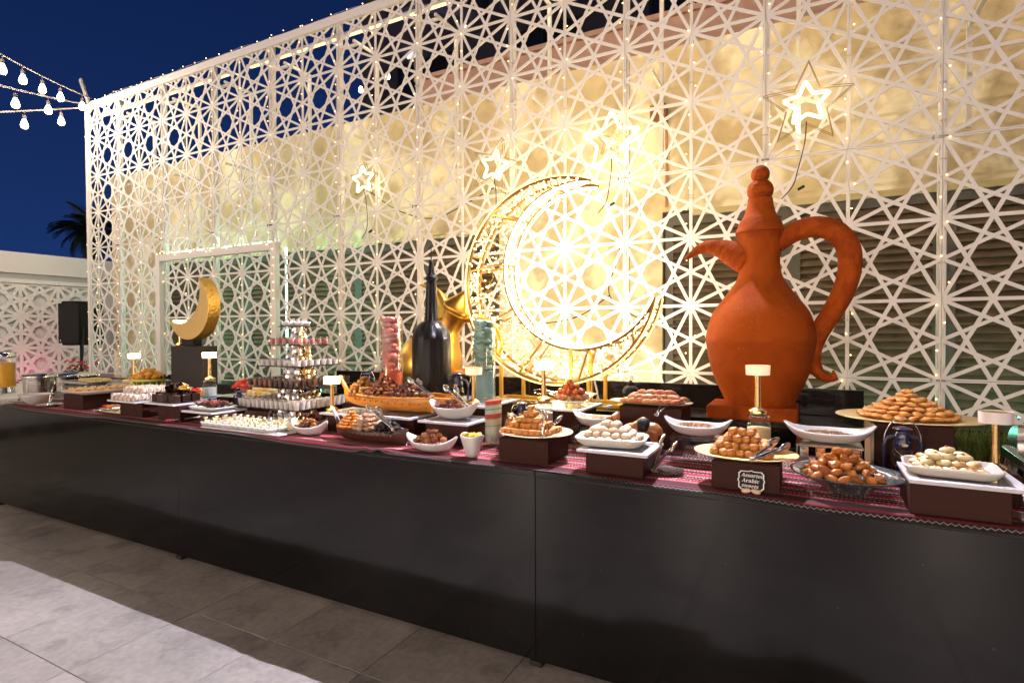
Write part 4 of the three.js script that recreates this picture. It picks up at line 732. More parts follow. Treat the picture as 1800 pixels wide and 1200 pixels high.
// neon stars in gold frames hung in front of the lattice
{
  const star = (R, r, rot, seed2) => Array.from({ length: 10 }, (_, i) => { const a = rot + Math.PI / 2 + i * Math.PI / 5, q = i % 2 ? r : R; return [q * Math.cos(a), q * Math.sin(a), 0]; });
  const rounded = (p, r, n) => { const c = new THREE.CurvePath(); const q = p.map(vec), N = q.length; for (let i = 0; i < N; i++) { const a = q[(i + N - 1) % N], b = q[i], d = q[(i + 1) % N], k = 0.14, s = b.clone().lerp(a, k), e = b.clone().lerp(d, k), nx = d.clone().lerp(b, k); c.add(new THREE.QuadraticBezierCurve3(s, b, e)); c.add(new THREE.LineCurve3(e, nx)); } return new THREE.TubeGeometry(c, n, r, 8, true); };
  const starWire = mat([0.30, 0.20, 0.07], 0.5, { metalness: 0.4 });
  const defs = [
    ['smallest glowing neon star, hung furthest left on the screen', -3.885, 2.955, 0.135, 0.17, -0.06, 'in'],
    ['neon star between the smallest star and the crescent, tilted in its wire frame', -2.40, 2.885, 0.135, 0.24, -0.32, 'in'],
    ['large neon star above the crescent with its outer outline lit', -1.355, 2.935, 0.235, 0.115, -0.14, 'out'],
    ['neon star high above the terracotta pot inside a larger gold wire star', 0.0, 2.97, 0.145, 0.275, -0.04, 'in'],
  ];
  defs.forEach(([label, u, y, R, Rf, rot, kind]) => {
    const t = thing('neon_star', label, 'neon star', u * 0.9736, 1.45 + (y - 1.45) * 0.9736, SN - 0.165);
    part(t, 'neon_tube', [rounded(star(R, R * 0.47, rot + 0.1), 0.0105, 140)], glow([1, 0.80, 0.36], 4.2));
    const f = star(Rf, Rf * 0.45, rot), f2 = f.map(([x, yy]) => [x, yy, -0.035]);
    part(t, 'wire_frame', [tube(f, 0.0026, 100, 5, true, true), tube(f2, 0.0022, 100, 5, true, true), ...f.map((p, i) => bar(p, f2[i], 0.002, 5))], starWire);
    part(t, 'hanger', [bar([0, Rf * 0.4, -0.02], [0, Rf * 0.4, -0.16], 0.004)], M.frameGold);
    part(t, 'cord', [tube([[0, -Rf * 0.42, 0], [-0.01, -Rf * 0.42 - 0.12, -0.05], [-0.05, -Rf * 0.42 - 0.28, -0.11], [-0.08, -Rf * 0.42 - 0.38, -0.13], [-0.15, -Rf * 0.42 - 0.46, -0.14]], 0.0035, 30, 5), rb(0.045, 0.018, 0.016, 0.004, -0.03, -Rf * 0.42 - 0.40, -0.13, 0, 0, 0.5)], M.rubber);
    for (let i = 0; i < 3; i++) pointLight(u + R * 0.5 * Math.cos(i * 2.1), y + R * 0.5 * Math.sin(i * 2.1), i ? SN + 0.30 : SN - 0.25, [1, 0.80, 0.44], POWER.star * (kind === 'out' ? 0.6 : 0.33), 3);
  });
  const cable = (label, pts) => solo('power_cable', label, 'cable', [tube(pts.map(([u, y, n]) => [u, y, -n]), 0.0045, 60, 5)], M.rubber);
  cable('black cable slung from the small star across the cream wall towards the crescent', [[-3.88, 2.86, 4.36], [-3.6, 2.66, 4.45], [-3.2, 2.55, 4.5], [-2.8, 2.66, 4.5], [-2.45, 2.74, 4.4]]);
  cable('black cable hanging down the cream wall inside the crescent', [[-1.32, 2.8, 4.36], [-1.33, 2.5, 4.6], [-1.42, 2.1, 4.7], [-1.50, 1.76, 4.7], [-1.15, 1.52, 4.7], [-0.8, 1.50, 4.6]]);
  cable('black cable looping low behind the crescent on the cream wall', [[-1.50, 1.76, 4.71], [-1.8, 1.58, 4.71], [-2.2, 1.52, 4.6], [-2.5, 1.56, 4.5]]);
  const w = thing('wall_lamp', 'small brown box lamp fixed high on the cream wall', 'wall lamp', -1.18, 3.42, 5.14); part(w, 'box', [rb(0.14, 0.16, 0.1, 0.006, 0, -0.02, 0)], mat([0.20, 0.08, 0.03], 0.5)); part(w, 'louvre', [rb(0.12, 0.05, 0.01, 0.003, 0.0, 0.03, 0.054)], M.brass); part(w, 'conduit', [bar([0.06, -0.1, -0.03], [0.06, -0.85, -0.03], 0.012)], mat([0.45, 0.20, 0.12], 0.6));
}
// dark carved wooden bottle shaped like a minaret
{
  const t = thing('minaret_bottle', 'tall black carved wooden bottle with a spired neck in the middle of the buffet', 'ornament', -2.118, TY, 2.95), q = (y) => y - TY;
  part(t, 'body', [smoothLathe([[0, 0.002], [0.118, 0.002], [0.122, 0.02], [0.124, q(1.2)], [0.124, q(1.38)], [0.119, q(1.43)], [0.10, q(1.475)], [0.07, q(1.508)], [0.045, q(1.522)]], 56, 90)], M.ebony);
  part(t, 'neck', [lathe([[0.044, q(1.521)], [0.040, q(1.60)], [0.032, q(1.76)], [0.029, q(1.775)]], 36)], M.ebony);
  part(t, 'spire', [lathe([[0.029, q(1.775)], [0.040, q(1.783)], [0.041, q(1.797)], [0.028, q(1.807)], [0.029, q(1.815)], [0.024, q(1.825)], [0.012, q(1.90)], [0.010, q(1.906)], [0.004, q(1.908)], [0.002, q(2.0)], [0, q(2.005)]], 30)], M.ebony);
}

// ---------- food and tableware, from left to right ----------
const F = {
  cream: mat([0.72, 0.66, 0.50], 0.55, bump(T.cake, 0.001, 1)), choc: mat([0.055, 0.022, 0.012], 0.32, bump(T.cake, 0.001, 1)), chocGloss: mat([0.03, 0.012, 0.008], 0.16), cocoa: mat([0.20, 0.10, 0.06], 0.9, bump(T.cake, 0.001, 1)),
  orange: mat([0.62, 0.20, 0.02], 0.35), amber: mat([0.72, 0.36, 0.04], 0.35), red: mat([0.48, 0.02, 0.015], 0.28), yellow: mat([0.75, 0.48, 0.05], 0.5), melon: mat([0.60, 0.62, 0.12], 0.4), green: mat([0.10, 0.14, 0.02], 0.5),
  crust: mat([0.66, 0.33, 0.08], 0.55, { map: T.bake, ...bump(T.cake, 0.0012, 1) }), crust2: mat([0.74, 0.40, 0.11], 0.5, { map: T.bake, ...bump(T.cake, 0.0012, 1) }), cookie: mat([0.78, 0.43, 0.12], 0.6, { map: T.bake, ...bump(T.cake, 0.001, 1) }), sweet: mat([0.64, 0.32, 0.08], 0.55, { map: T.bake, ...bump(T.cake, 0.0016, 1) }),
  date: mat([0.22, 0.055, 0.012], 0.25, bump(T.cake, 0.0012, 1)), date2: mat([0.15, 0.035, 0.01], 0.22, bump(T.cake, 0.0012, 1)), date3: mat([0.33, 0.13, 0.03], 0.3, bump(T.cake, 0.0012, 1)), dateDark: mat([0.05, 0.015, 0.01], 0.2, bump(T.cake, 0.0012, 1)), fig: mat([0.42, 0.24, 0.14], 0.5, bump(T.cake, 0.001, 1)), prune: mat([0.016, 0.012, 0.012], 0.2), apricot: mat([0.62, 0.20, 0.025], 0.35), sausage: mat([0.42, 0.15, 0.055], 0.35, { map: T.bake }),
  rice: mat([0.68, 0.54, 0.34], 0.7), nut: mat([0.36, 0.19, 0.09], 0.7), dump: mat([0.74, 0.56, 0.37], 0.5, bump(T.cake, 0.0008, 1)), pastry: mat([0.72, 0.58, 0.30], 0.5, bump(T.cake, 0.0008, 1)), pinkMousse: mat([0.66, 0.27, 0.26], 0.45), darkMousse: mat([0.075, 0.035, 0.022], 0.4), brownMousse: mat([0.26, 0.10, 0.045], 0.4), milk: mat([0.70, 0.65, 0.58], 0.4), cheese: mat([0.72, 0.66, 0.38], 0.5),
  cup: mat([0.72, 0.69, 0.66], 0.12, { transmission: 0.25, thickness: 0 }), clearCup: mat([0.95, 0.94, 0.93], 0.05, { transmission: 1, thickness: 0 }),
};
const brownBox = (x) => 'dark brown display box ' + x, whiteTile = (x) => 'white square-edged serving tile ' + x;

// far left
{
  const p = thing('stock_pot', 'tall brushed steel stock pot with a wide flanged rim at the left end', 'pot', -6.36, TY, 2.62);
  part(p, 'body', [lathe([[0, 0.002], [0.118, 0.002], [0.122, 0.008], [0.122, 0.175]], 48)], M.steelBrush); part(p, 'rim', [lathe([[0.122, 0.176], [0.137, 0.178], [0.139, 0.184], [0.139, 0.20], [0.132, 0.204], [0.122, 0.202]], 48)], M.steelBrush); part(p, 'lid', [lathe([[0.132, 0.206], [0.13, 0.212], [0.06, 0.222], [0, 0.224]], 48)], M.steelBrush);
  const r = thing('round_chafing_dish', 'round brushed steel chafing dish lid behind the stock pot', 'chafing dish', -6.55, TY, 2.98);
  part(r, 'pan', [lathe([[0, 0.002], [0.15, 0.002], [0.16, 0.03], [0.16, 0.135]], 48)], M.steelBrush); part(r, 'lid', [smoothLathe([[0.19, 0.137], [0.195, 0.15], [0.19, 0.178], [0.1, 0.202], [0, 0.206]], 48, 30)], M.steelBrush);
  solo('white_bowl', 'plain white porcelain bowl in front of the stock pot', 'bowl', [lathe([[0, 0.004], [0.05, 0.002], [0.055, 0.006], [0.085, 0.03], [0.108, 0.065], [0.118, 0.083], [0.118, 0.086], [0.113, 0.085], [0.08, 0.034], [0.05, 0.01], [0, 0.009]], 48)], M.porcelain, -5.72, TY, 2.33);
  const saucer = (label, u, n, r = 0.085) => solo('saucer', label, 'saucer', [lathe([[0, 0.003], [r * 0.5, 0.002], [r * 0.58, 0.004], [r, 0.015], [r, 0.018], [r * 0.62, 0.008], [0, 0.006]], 40)], M.porcelain, u, TY, n);
  saucer('white saucer with steel tongs at the leftmost corner of the table', -5.98, 2.33); saucer('white saucer holding a spoon and tongs beside the white bowl', -5.46, 2.31, 0.09);
  tongs('steel serving tongs lying on the leftmost saucer', [-5.92, 0.885, 2.29], [-6.04, 0.91, 2.38], 0.15, 0.03); tongs('steel serving tongs lying on the saucer beside the white bowl', [-5.39, 0.878, 2.27], [-5.5, 0.885, 2.37], 0.15, 0.03, 0.8); spoon('steel spoon standing up in front of the stock pot', [-5.49, 0.885, 2.32], [-5.47, 1.05, 2.36], 0.17);
  // glass trays stacked behind
  for (const [u, n, w, y, label, m] of [[-5.83, 2.80, 0.42, TY, 'stack of clear glass trays with a folded cloth behind the long white platter', M.acrylic], [-5.33, 2.90, 0.36, TY, 'stack of dark trays behind the plate of small orange bites', M.black]]) {
    const s = thing('tray_stack', label, 'trays', u, y, n);
    for (let i = 0; i < 4; i++) { const sh = new THREE.Shape([[-w / 2, -0.14], [w / 2, -0.14], [w / 2, 0.14], [-w / 2, 0.14]].map((p) => new THREE.Vector2(...p))), e = 0.018; sh.holes.push(new THREE.Path([[-w / 2 + e, -0.14 + e], [-w / 2 + e, 0.14 - e], [w / 2 - e, 0.14 - e], [w / 2 - e, -0.14 + e]].map((p) => new THREE.Vector2(...p)))); part(s, 'tray', [at(new THREE.ExtrudeGeometry(sh, { depth: 0.022, bevelEnabled: true, bevelSize: 0.002, bevelThickness: 0.002, bevelSegments: 1 }), rr(-0.01, 0.01), 0.012 + i * 0.042, 0, -Math.PI / 2), bx(w - 0.04, 0.004, 0.24, 0, 0.01 + i * 0.042, 0)], i % 2 ? M.steel : m); }
    part(s, 'cloth', [rb(w * 0.6, 0.03, 0.16, 0.012, 0.05, 0.165, 0)], mat([0.55, 0.40, 0.16], 0.8));
  }
  // long white platter of orange bites
  riser(-5.234, 2.31, 0.285, 0.34, 0.111, brownBox('under the long white platter at the left end'));
  solo('long_platter', 'long white platter of small round orange bites near the left end', 'platter', [at(dish(0.50, 0.36, 0.028, { e: 0.22, base: 0.8, seg: 80 }), 0, 0, 0, 0, Math.PI / 2)], M.porcelain, -5.03, TY + 0.116, 2.50);
  const spots = []; for (let i = 0; i < 6; i++) for (let k = 0; k < 8; k++) spots.push([-5.13 + i * 0.042 + rr(-0.004, 0.004), TY + 0.139, 2.31 + k * 0.052]);
  pieces('canape', 'small round orange bite with a white top on the long platter', 'canapé', 'orange bites on the long platter', [G([sp(0.021, 0, 0.006, 0, 1, 0.75, 1)])], [F.orange, F.amber, F.amber, F.yellow], spots);
  pieces('cream_dot', 'dot of white cream on an orange bite on the long platter', 'cream', 'cream dots on the orange bites', [sp(0.009, 0, 0.004, 0, 1, 0.8, 1, 10, 6)], [F.milk], spots.filter((s, i) => i % 3 !== 1).map(([a, b, c]) => [a, b + 0.018, c]));
  // waffle slab
  const wf = thing('fruit_slab', 'rectangular pastry slab topped with red fruit at the front of the table', 'cake', -4.56, TY, 2.35); part(wf, 'tray', [rb(0.30, 0.006, 0.15, 0.002, 0.03, 0.004, 0)], M.black); part(wf, 'pastry', [rb(0.27, 0.026, 0.115, 0.005, 0.02, 0.02, 0)], F.pastry);
  for (let i = 0; i < 14; i++) part(wf, 'fruit', lump(0.021, 1.3, 0.55, 1), pick([F.red, F.orange, F.orange, F.red])).position.set(-0.09 + (i % 7) * 0.037, 0.040 + rr(0, 0.006), i < 7 ? 0.024 : -0.024);
  tongs('steel tongs lying across the pastry slab with red fruit', [-4.62, 0.885, 2.235], [-4.40, 0.905, 2.33], 0.2, 0.02);
  // croissants, melon, plate
  riser(-5.10, 2.70, 0.30, 0.24, 0.11, brownBox('under the croissant plate'));
  solo('croissant_plate', 'white square plate under the melon bowl and croissants', 'plate', dish(0.44, 0.34, 0.014, { e: 0.25, base: 0.85 }), M.porcelain, -4.94, TY + 0.114, 2.80);
  const mb = thing('melon_bowl', 'hollowed yellow green melon with a zigzag edge', 'melon', -4.90, TY + 0.13, 2.78); part(mb, 'rind', [lathe([[0, 0], [0.07, 0.002], [0.105, 0.03], [0.118, 0.06]], 40)], F.green); part(mb, 'flesh', [smoothLathe([[0.119, 0.061], [0.122, 0.072], [0.108, 0.08], [0.0, 0.074]], 40, 20)], F.melon); for (let i = 0; i < 14; i++) { const a = i / 14 * 6.283; part(mb, 'notch', [at(new THREE.ConeGeometry(0.016, 0.05, 4), Math.cos(a) * 0.112, 0.044, Math.sin(a) * 0.112, 0.2 * Math.sin(a), 0, -0.2 * Math.cos(a))], F.melon); }
  const cr = G([taperTube([[-0.036, 0, 0.014], [-0.02, 0.004, 0.0], [0, 0.006, -0.006], [0.02, 0.004, 0.0], [0.036, 0, 0.014]], [0.006, 0.016, 0.021, 0.016, 0.006], 24, 10), ...[-0.018, -0.006, 0.006, 0.018].map((x) => at(new THREE.TorusGeometry(0.0195 - Math.abs(x) * 0.25, 0.003, 5, 14), x, 0.005, -0.003, 0, Math.PI / 2))]);
  pieces('croissant', 'golden orange mini croissant heaped on the melon bowl', 'croissant', 'croissants on the melon bowl', [cr], [F.orange, F.amber], mound(-4.90, TY + 0.205, 2.78, 0.105, 0.09, 0.07, 0.055, 0.024));
  solo('grape_bunch', 'bunch of dark grapes beside the croissants', 'grapes', Array.from({ length: 26 }, () => sp(0.011, rr(-0.06, 0.06), rr(0, 0.03), rr(-0.04, 0.04), 1, 1, 1, 8, 6)), F.prune, -4.77, TY + 0.205, 2.84);
  // rolls
  riser(-4.386, 2.285, 0.272, 0.26, 0.106, brownBox('under the cream roll cakes')); tile(-4.41, 2.215, 0.34, 0.32, TY + 0.108, whiteTile('under the cream roll cakes'));
  const roll = G([cy(0.024, 0.024, 0.044, 0, 0, 0, 18, false, Math.PI / 2), at(new THREE.TorusGeometry(0.013, 0.003, 5, 16), 0, 0, 0.0225)]);
  const rs = []; for (let i = 0; i < 6; i++) for (let k = 0; k < 6; k++) rs.push([-4.375 + i * 0.052 + rr(-0.004, 0.004), TY + 0.142, 2.25 + k * 0.05, rr(-0.15, 0.15)]); for (let i = 0; i < 5; i++) for (let k = 1; k < 5; k++) rs.push([-4.35 + i * 0.052, TY + 0.184, 2.27 + k * 0.05, rr(-0.2, 0.2)]);
  pieces('roll_cake', 'small cream roll cake with brown swirls on the white tile', 'roll cake', 'cream roll cakes', [roll], [mat([0.78, 0.68, 0.56], 0.55, { map: T.sponge })], rs);
  // chocolate cake
  riser(-3.907, 2.275, 0.24, 0.26, 0.108, brownBox('under the glossy chocolate cakes')); tile(-4.00, 2.235, 0.33, 0.305, TY + 0.11, whiteTile('under the glossy chocolate cakes'));
  const ck = []; for (let i = 0; i < 4; i++) for (let k = 0; k < 3; k++) ck.push([-3.95 + i * 0.062, TY + 0.149, 2.30 + k * 0.068, rr(-0.06, 0.06)]);
  pieces('chocolate_cake', 'square glossy dark chocolate cake on the white tile', 'cake', 'chocolate cakes on the tile', [G([rb(0.054, 0.052, 0.056, 0.005), rb(0.03, 0.012, 0.014, 0.003, 0, 0.032, 0, 0, 0.5, 0)])], [F.chocGloss, F.choc], ck);
  solo('chocolate_shards', 'dark chocolate curls on top of the chocolate cakes', 'chocolate', Array.from({ length: 14 }, () => at(cy(0.03, 0.03, 0.05, 0, 0, 0, 10, true), rr(-0.07, 0.07), rr(0, 0.02), rr(-0.06, 0.06), rr(1, 2), rr(0, 6), 0)), F.chocGloss, -3.87, TY + 0.20, 2.37);
  solo('gold_foil', 'crumpled gold leaf decoration on the chocolate cakes', 'decoration', [lump(0.026, 1.5, 0.8, 1, 0.4)], M.gold, -3.76, TY + 0.215, 2.36);
  // statue surroundings
  lamp('lit brass table lamp standing on the black block beside the golden crescent', -4.60, 1.344, 2.865, 'lit');
  sandJar('glass jar with pale sand under the leftmost lamp', -5.26, 2.86, 0.20, [[0.5, [0.62, 0.42, 0.30], 0], [0.5, [0.75, 0.62, 0.5], 0]]); lamp('leftmost lit brass table lamp, beside the croissants', -5.26, TY + 0.202, 2.86, 'lit');
  sandJar('glass jar of blue and white sand under a lit lamp near the chocolate cakes', -3.98, 2.70, 0.233, [[0.45, [0.05, 0.22, 0.42], 0.3], [0.2, [0.28, 0.48, 0.62], -0.3], [0.35, [0.72, 0.74, 0.76], 0]]); lamp('lit brass table lamp on the jar of blue sand', -3.98, TY + 0.236, 2.70, 'lit');
  const bg = thing('glass_cup', 'small fluted glass of blue water behind the strawberry tarts', 'glass', -4.47, TY + 0.10, 2.78); part(bg, 'glass', [cy(0.05, 0.045, 0.085, 0, 0.0425, 0, 16, true)], M.glass); part(bg, 'water', [cy(0.044, 0.042, 0.03, 0, 0.018, 0, 16)], mat([0.15, 0.35, 0.5], 0.2));
  riser(-4.53, 2.62, 0.42, 0.26, 0.09, brownBox('under the strawberry tarts')); tile(-4.56, 2.56, 0.50, 0.32, TY + 0.092, whiteTile('under the strawberry tarts'));
  riser(-4.02, 2.88, 0.46, 0.26, 0.09, brownBox('under the yellow cake squares')); tile(-4.08, 2.85, 0.56, 0.30, TY + 0.092, whiteTile('under the yellow cake squares'));
  for (const [u, n] of [[-4.42, 2.63], [-4.27, 2.62], [-4.35, 2.75], [-4.20, 2.73]]) {
    const t = thing('strawberry_tart', 'fluted tart topped with strawberries and cream beside the black block', 'tart', u, TY + 0.104, n, 0, 'strawberry tarts');
    part(t, 'crust', [cy(0.062, 0.05, 0.03, 0, 0.015, 0, 24)], F.crust2); for (let i = 0; i < 7; i++) part(t, i % 3 === 2 ? 'cream' : 'strawberry', [lump(0.02, 1, 0.9, 1)], i % 3 === 2 ? F.milk : F.red).position.set(0.036 * Math.cos(i * 1.05) * (i ? 1 : 0), 0.042, 0.036 * Math.sin(i * 1.05) * (i ? 1 : 0));
  }
  const rd = thing('fruit_platter', 'red melon and berry platter behind the lamp on the blue sand jar', 'fruit platter', -3.93, TY + 0.104, 3.02); for (let i = 0; i < 9; i++) part(rd, 'melon_slice', [at(lump(0.04, 1.5, 0.6, 0.7), rr(-0.12, 0.12), 0.03 + rr(0, 0.05), rr(-0.06, 0.06), rr(-0.6, 0.6), rr(0, 3), rr(-0.6, 0.6))], pick([F.red, F.red, mat([0.66, 0.20, 0.12], 0.4)]));
  const ys = []; for (let i = 0; i < 5; i++) for (let k = 0; k < 3; k++) ys.push([-3.80 + i * 0.056, TY + 0.128, 2.92 + k * 0.06, 0]); for (let i = 0; i < 4; i++) for (let k = 0; k < 2; k++) ys.push([-3.77 + i * 0.056, TY + 0.171, 2.95 + k * 0.06, 0.1]);
  pieces('cake_square', 'yellow layered cake square on the tile left of the dessert tower', 'cake', 'yellow cake squares', [rb(0.05, 0.04, 0.05, 0.004)], [F.yellow, F.pastry], ys);
  // chocolate bits plate on glass stand
  const gs = thing('glass_stand', 'ribbed glass column under the white plate of chocolate bark', 'stand', -3.50, TY, 2.40); part(gs, 'column', [cy(0.03, 0.036, 0.062, 0, 0.031, 0, 14)], M.glass); part(gs, 'top', [cy(0.05, 0.05, 0.004, 0, 0.065, 0, 20)], M.glass);
  tile(-3.68, 2.285, 0.32, 0.26, TY + 0.068, whiteTile('on the glass column left of the dessert tower'));
  solo('bark_dish', 'white square dish under the dark chocolate bark', 'dish', dish(0.29, 0.20, 0.022, { e: 0.3, base: 0.75 }), M.porcelain, -3.52, TY + 0.079, 2.41);
  solo('chocolate_bark', 'pile of dark chocolate bark with red berry crumbs', 'chocolate', Array.from({ length: 46 }, () => rb(rr(0.02, 0.045), 0.007, rr(0.015, 0.03), 0.002, rr(-0.11, 0.11), rr(0.012, 0.04), rr(-0.065, 0.065), rr(-0.7, 0.7), rr(0, 3), rr(-0.7, 0.7))), F.choc, -3.52, TY + 0.085, 2.41);
  solo('berry_crumbs', 'red berry crumbs scattered on the chocolate bark', 'crumbs', Array.from({ length: 40 }, () => sp(0.006, rr(-0.1, 0.1), rr(0.04, 0.055), rr(-0.06, 0.06), 1, 1, 1, 6, 4)), mat([0.42, 0.08, 0.06], 0.6), -3.52, TY + 0.085, 2.41);
  const rt = tongs('steel tongs with red grips lying at the front edge left of the canapé spoons', [-3.73, 0.872, 2.235], [-3.60, 0.885, 2.44], 0.22, 0.02); part(rt, 'grip', [rb(0.05, 0.016, 0.022, 0.005, 0.01, 0, 0)], mat([0.45, 0.03, 0.05], 0.5), 'red rubber grip');
  lantern('small navy hurricane lantern between the white tile and the dessert tower', -3.70, TY, 2.74, 0.3, true, 0.72); lantern('navy hurricane lantern behind the cream roll cakes', -4.62, TY, 2.60, 0.3, false, 0.62);
}
// dessert tower
{
  const cu = -3.17, cn = 2.83, sizes = [0.59, 0.50, 0.385, 0.30, 0.20], ys = [0.952, 1.088, 1.227, 1.368, 1.497].map((y) => y - 0.004);
  const t = thing('dessert_tower', 'five tier square dessert tower on hammered metal columns', 'dessert stand', cu, TY, cn);
  const shelfM = mat([0.012, 0.012, 0.013], 0.1, { clearcoat: 0.6 });
  sizes.forEach((s, i) => { part(t, 'shelf', [rb(s, 0.006, s, 0.002, 0, ys[i] - 0.003 - TY, 0)], shelfM); const b = i ? ys[i - 1] : TY, w0 = [0.27, 0.215, 0.16, 0.125, 0.085][i], w1 = [0.245, 0.19, 0.14, 0.10, 0.07][i], h = ys[i] - 0.006 - b - 0.001; part(t, 'column', [uvm(at(new THREE.CylinderGeometry(w1 * 0.707, w0 * 0.707, h, 4, 1), i ? 0.05 : 0.13, b - TY + 0.0008 + h / 2, i ? 0.05 : 0.14, 0, Math.PI / 4).toNonIndexed(), 1)], M.dent).geometry.computeVertexNormals(); });
  const mk = (name, label, rt, rb2, h, skin, fills, top) => (u, y, n) => {
    const o = mesh(cupG(rt, rb2, h), skin); o.name = numbered('dessert_cup'); tag(o, label, 'dessert cup', name); o.position.set(u, y, -n); scene.add(o);
    part(o, 'filling', fillG(rt, rb2, h), pick(fills)); if (top && rnd() < top[1]) part(o, 'topping', topG, top[0]).position.set(rr(-0.005, 0.005), h - 0.002, rr(-0.005, 0.005));
  };
  const memo = {}, cupG = (a, b, h) => memo['c' + [a, b, h]] ??= lathe([[b - 0.001, 0.001], [b, 0.001], [a, h], [a - 0.0015, h], [b - 0.0015, 0.004]], 14), fillG = (a, b, h) => memo['f' + [a, b, h]] ??= lathe([[0, 0.003], [b - 0.003, 0.003], [a - 0.004, h * 0.86], [0, h * 0.88]], 14), topG = sp(0.006, 0, 0, 0, 1, 0.7, 1, 8, 6);
  const sets = [
    mk('white dessert cups on the lowest tier', 'white dessert cup with a brown dusted top on the lowest tier of the tower', 0.0205, 0.0155, 0.052, F.cup, [F.milk, F.milk, F.cream], [F.cocoa, 0.7]),
    mk('chocolate mousse cups on the second tier', 'clear cup of dark chocolate mousse on the second tier of the tower', 0.0215, 0.0175, 0.054, F.clearCup, [F.darkMousse, F.darkMousse, F.brownMousse], [F.cocoa, 0.3]),
    mk('white cream cups on the middle tier', 'short white cream cup with a dark berry on the middle tier of the tower', 0.0235, 0.019, 0.040, F.cup, [F.milk], [F.prune, 0.75]),
    mk('pink mousse cups on the fourth tier', 'clear cup of pink mousse on the fourth tier of the tower', 0.021, 0.0185, 0.050, F.clearCup, [F.pinkMousse], [mat([0.3, 0.04, 0.08], 0.4), 0.4]),
  ];
  const pitch = [0.0435, 0.0475, 0.052, 0.047], rows = [2, 2, 1, 1];
  sets.forEach((make, i) => { const s = sizes[i], N = Math.floor((s - 0.02) / pitch[i]), st = (s - 0.05) / (N - 1); for (let a = 0; a < N; a++) for (let b = 0; b < N; b++) { const front = b < rows[i], right = a >= N - rows[i], leftE = a < 1 && b < N; if (!(front || right || leftE)) continue; make(cu - s / 2 + 0.025 + a * st + rr(-0.002, 0.002), ys[i] + 0.0005, cn - s / 2 + 0.025 + b * st + rr(-0.002, 0.002)); } });
  for (const [a, b] of [[-0.06, -0.06], [0.0, -0.065], [0.06, -0.06], [0.06, 0.0], [-0.06, 0.0], [0, 0.03]]) {
    const o = thing('dessert_boat', 'small white porcelain boat of cream on the top tier of the tower', 'dessert dish', cu + a, ys[4] + 0.001, cn + b, 0.6, 'white cream boats on the top tier');
    part(o, 'dish', dish(0.074, 0.056, 0.020, { e: 1.1, tip: 0.5, base: 0.5, seg: 28 }), M.porcelain); part(o, 'cream', [lump(0.017, 1, 0.9, 1, 0.2)], F.milk).position.y = 0.022; part(o, 'wafer', [at(new THREE.CylinderGeometry(0.013, 0.013, 0.003, 3), 0.003, 0.044, 0, Math.PI / 2, 0.4, 0)], F.cream);
  }
  const back = thing('back_tile', 'white tile of fruit and sweets seen below the second tier of the tower', 'serving tile', -3.45, TY + 0.09, 3.08); part(back, 'plate', [rb(0.34, 0.01, 0.12, 0.003, 0, 0.004, 0)], tileRim); for (let i = 0; i < 12; i++) part(back, 'fruit', lump(0.017, 1.3, 0.8, 1), pick([F.orange, F.red, F.yellow, F.milk])).position.set(rr(-0.14, 0.14), 0.022, rr(-0.03, 0.03));
}
// canapé spoons along the front
{
  const sg = G([dish(0.078, 0.044, 0.020, { e: 1.15, tip: 0.35, base: 0.5, seg: 24 })]), cake = rb(0.032, 0.022, 0.026, 0.003, 0, 0.024, 0), wedge = at(new THREE.CylinderGeometry(0.015, 0.015, 0.008, 3), 0, 0.046, 0, Math.PI / 2, 0, 0);
  for (let k = 0; k < 4; k++) for (let i = 0; i < 11; i++) {
    const o = thing('canape_spoon', 'white tasting spoon holding a cream cheese cube with a pale wedge on top', 'tasting spoon', -3.34 + i * 0.0585 + k * 0.012, TY + 0.010, 2.245 + k * 0.056, Math.PI / 2 - 0.35, 'tasting spoons in rows at the front edge');
    part(o, 'spoon', sg, M.porcelain); part(o, 'cheese_cube', cake, rnd() < 0.7 ? F.cheese : F.cream); const w = part(o, 'wedge', wedge, rnd() < 0.6 ? F.cheese : F.cream); w.rotation.y = rr(-1, 1); w.rotation.z = rr(-0.3, 0.3); w.visible = true;
  }
  solo('spoon_tray', 'long flat white tray under the tasting spoons', 'tray', [rb(0.70, 0.008, 0.25, 0.003)], M.porcelain, -3.0, TY + 0.005, 2.332);
}
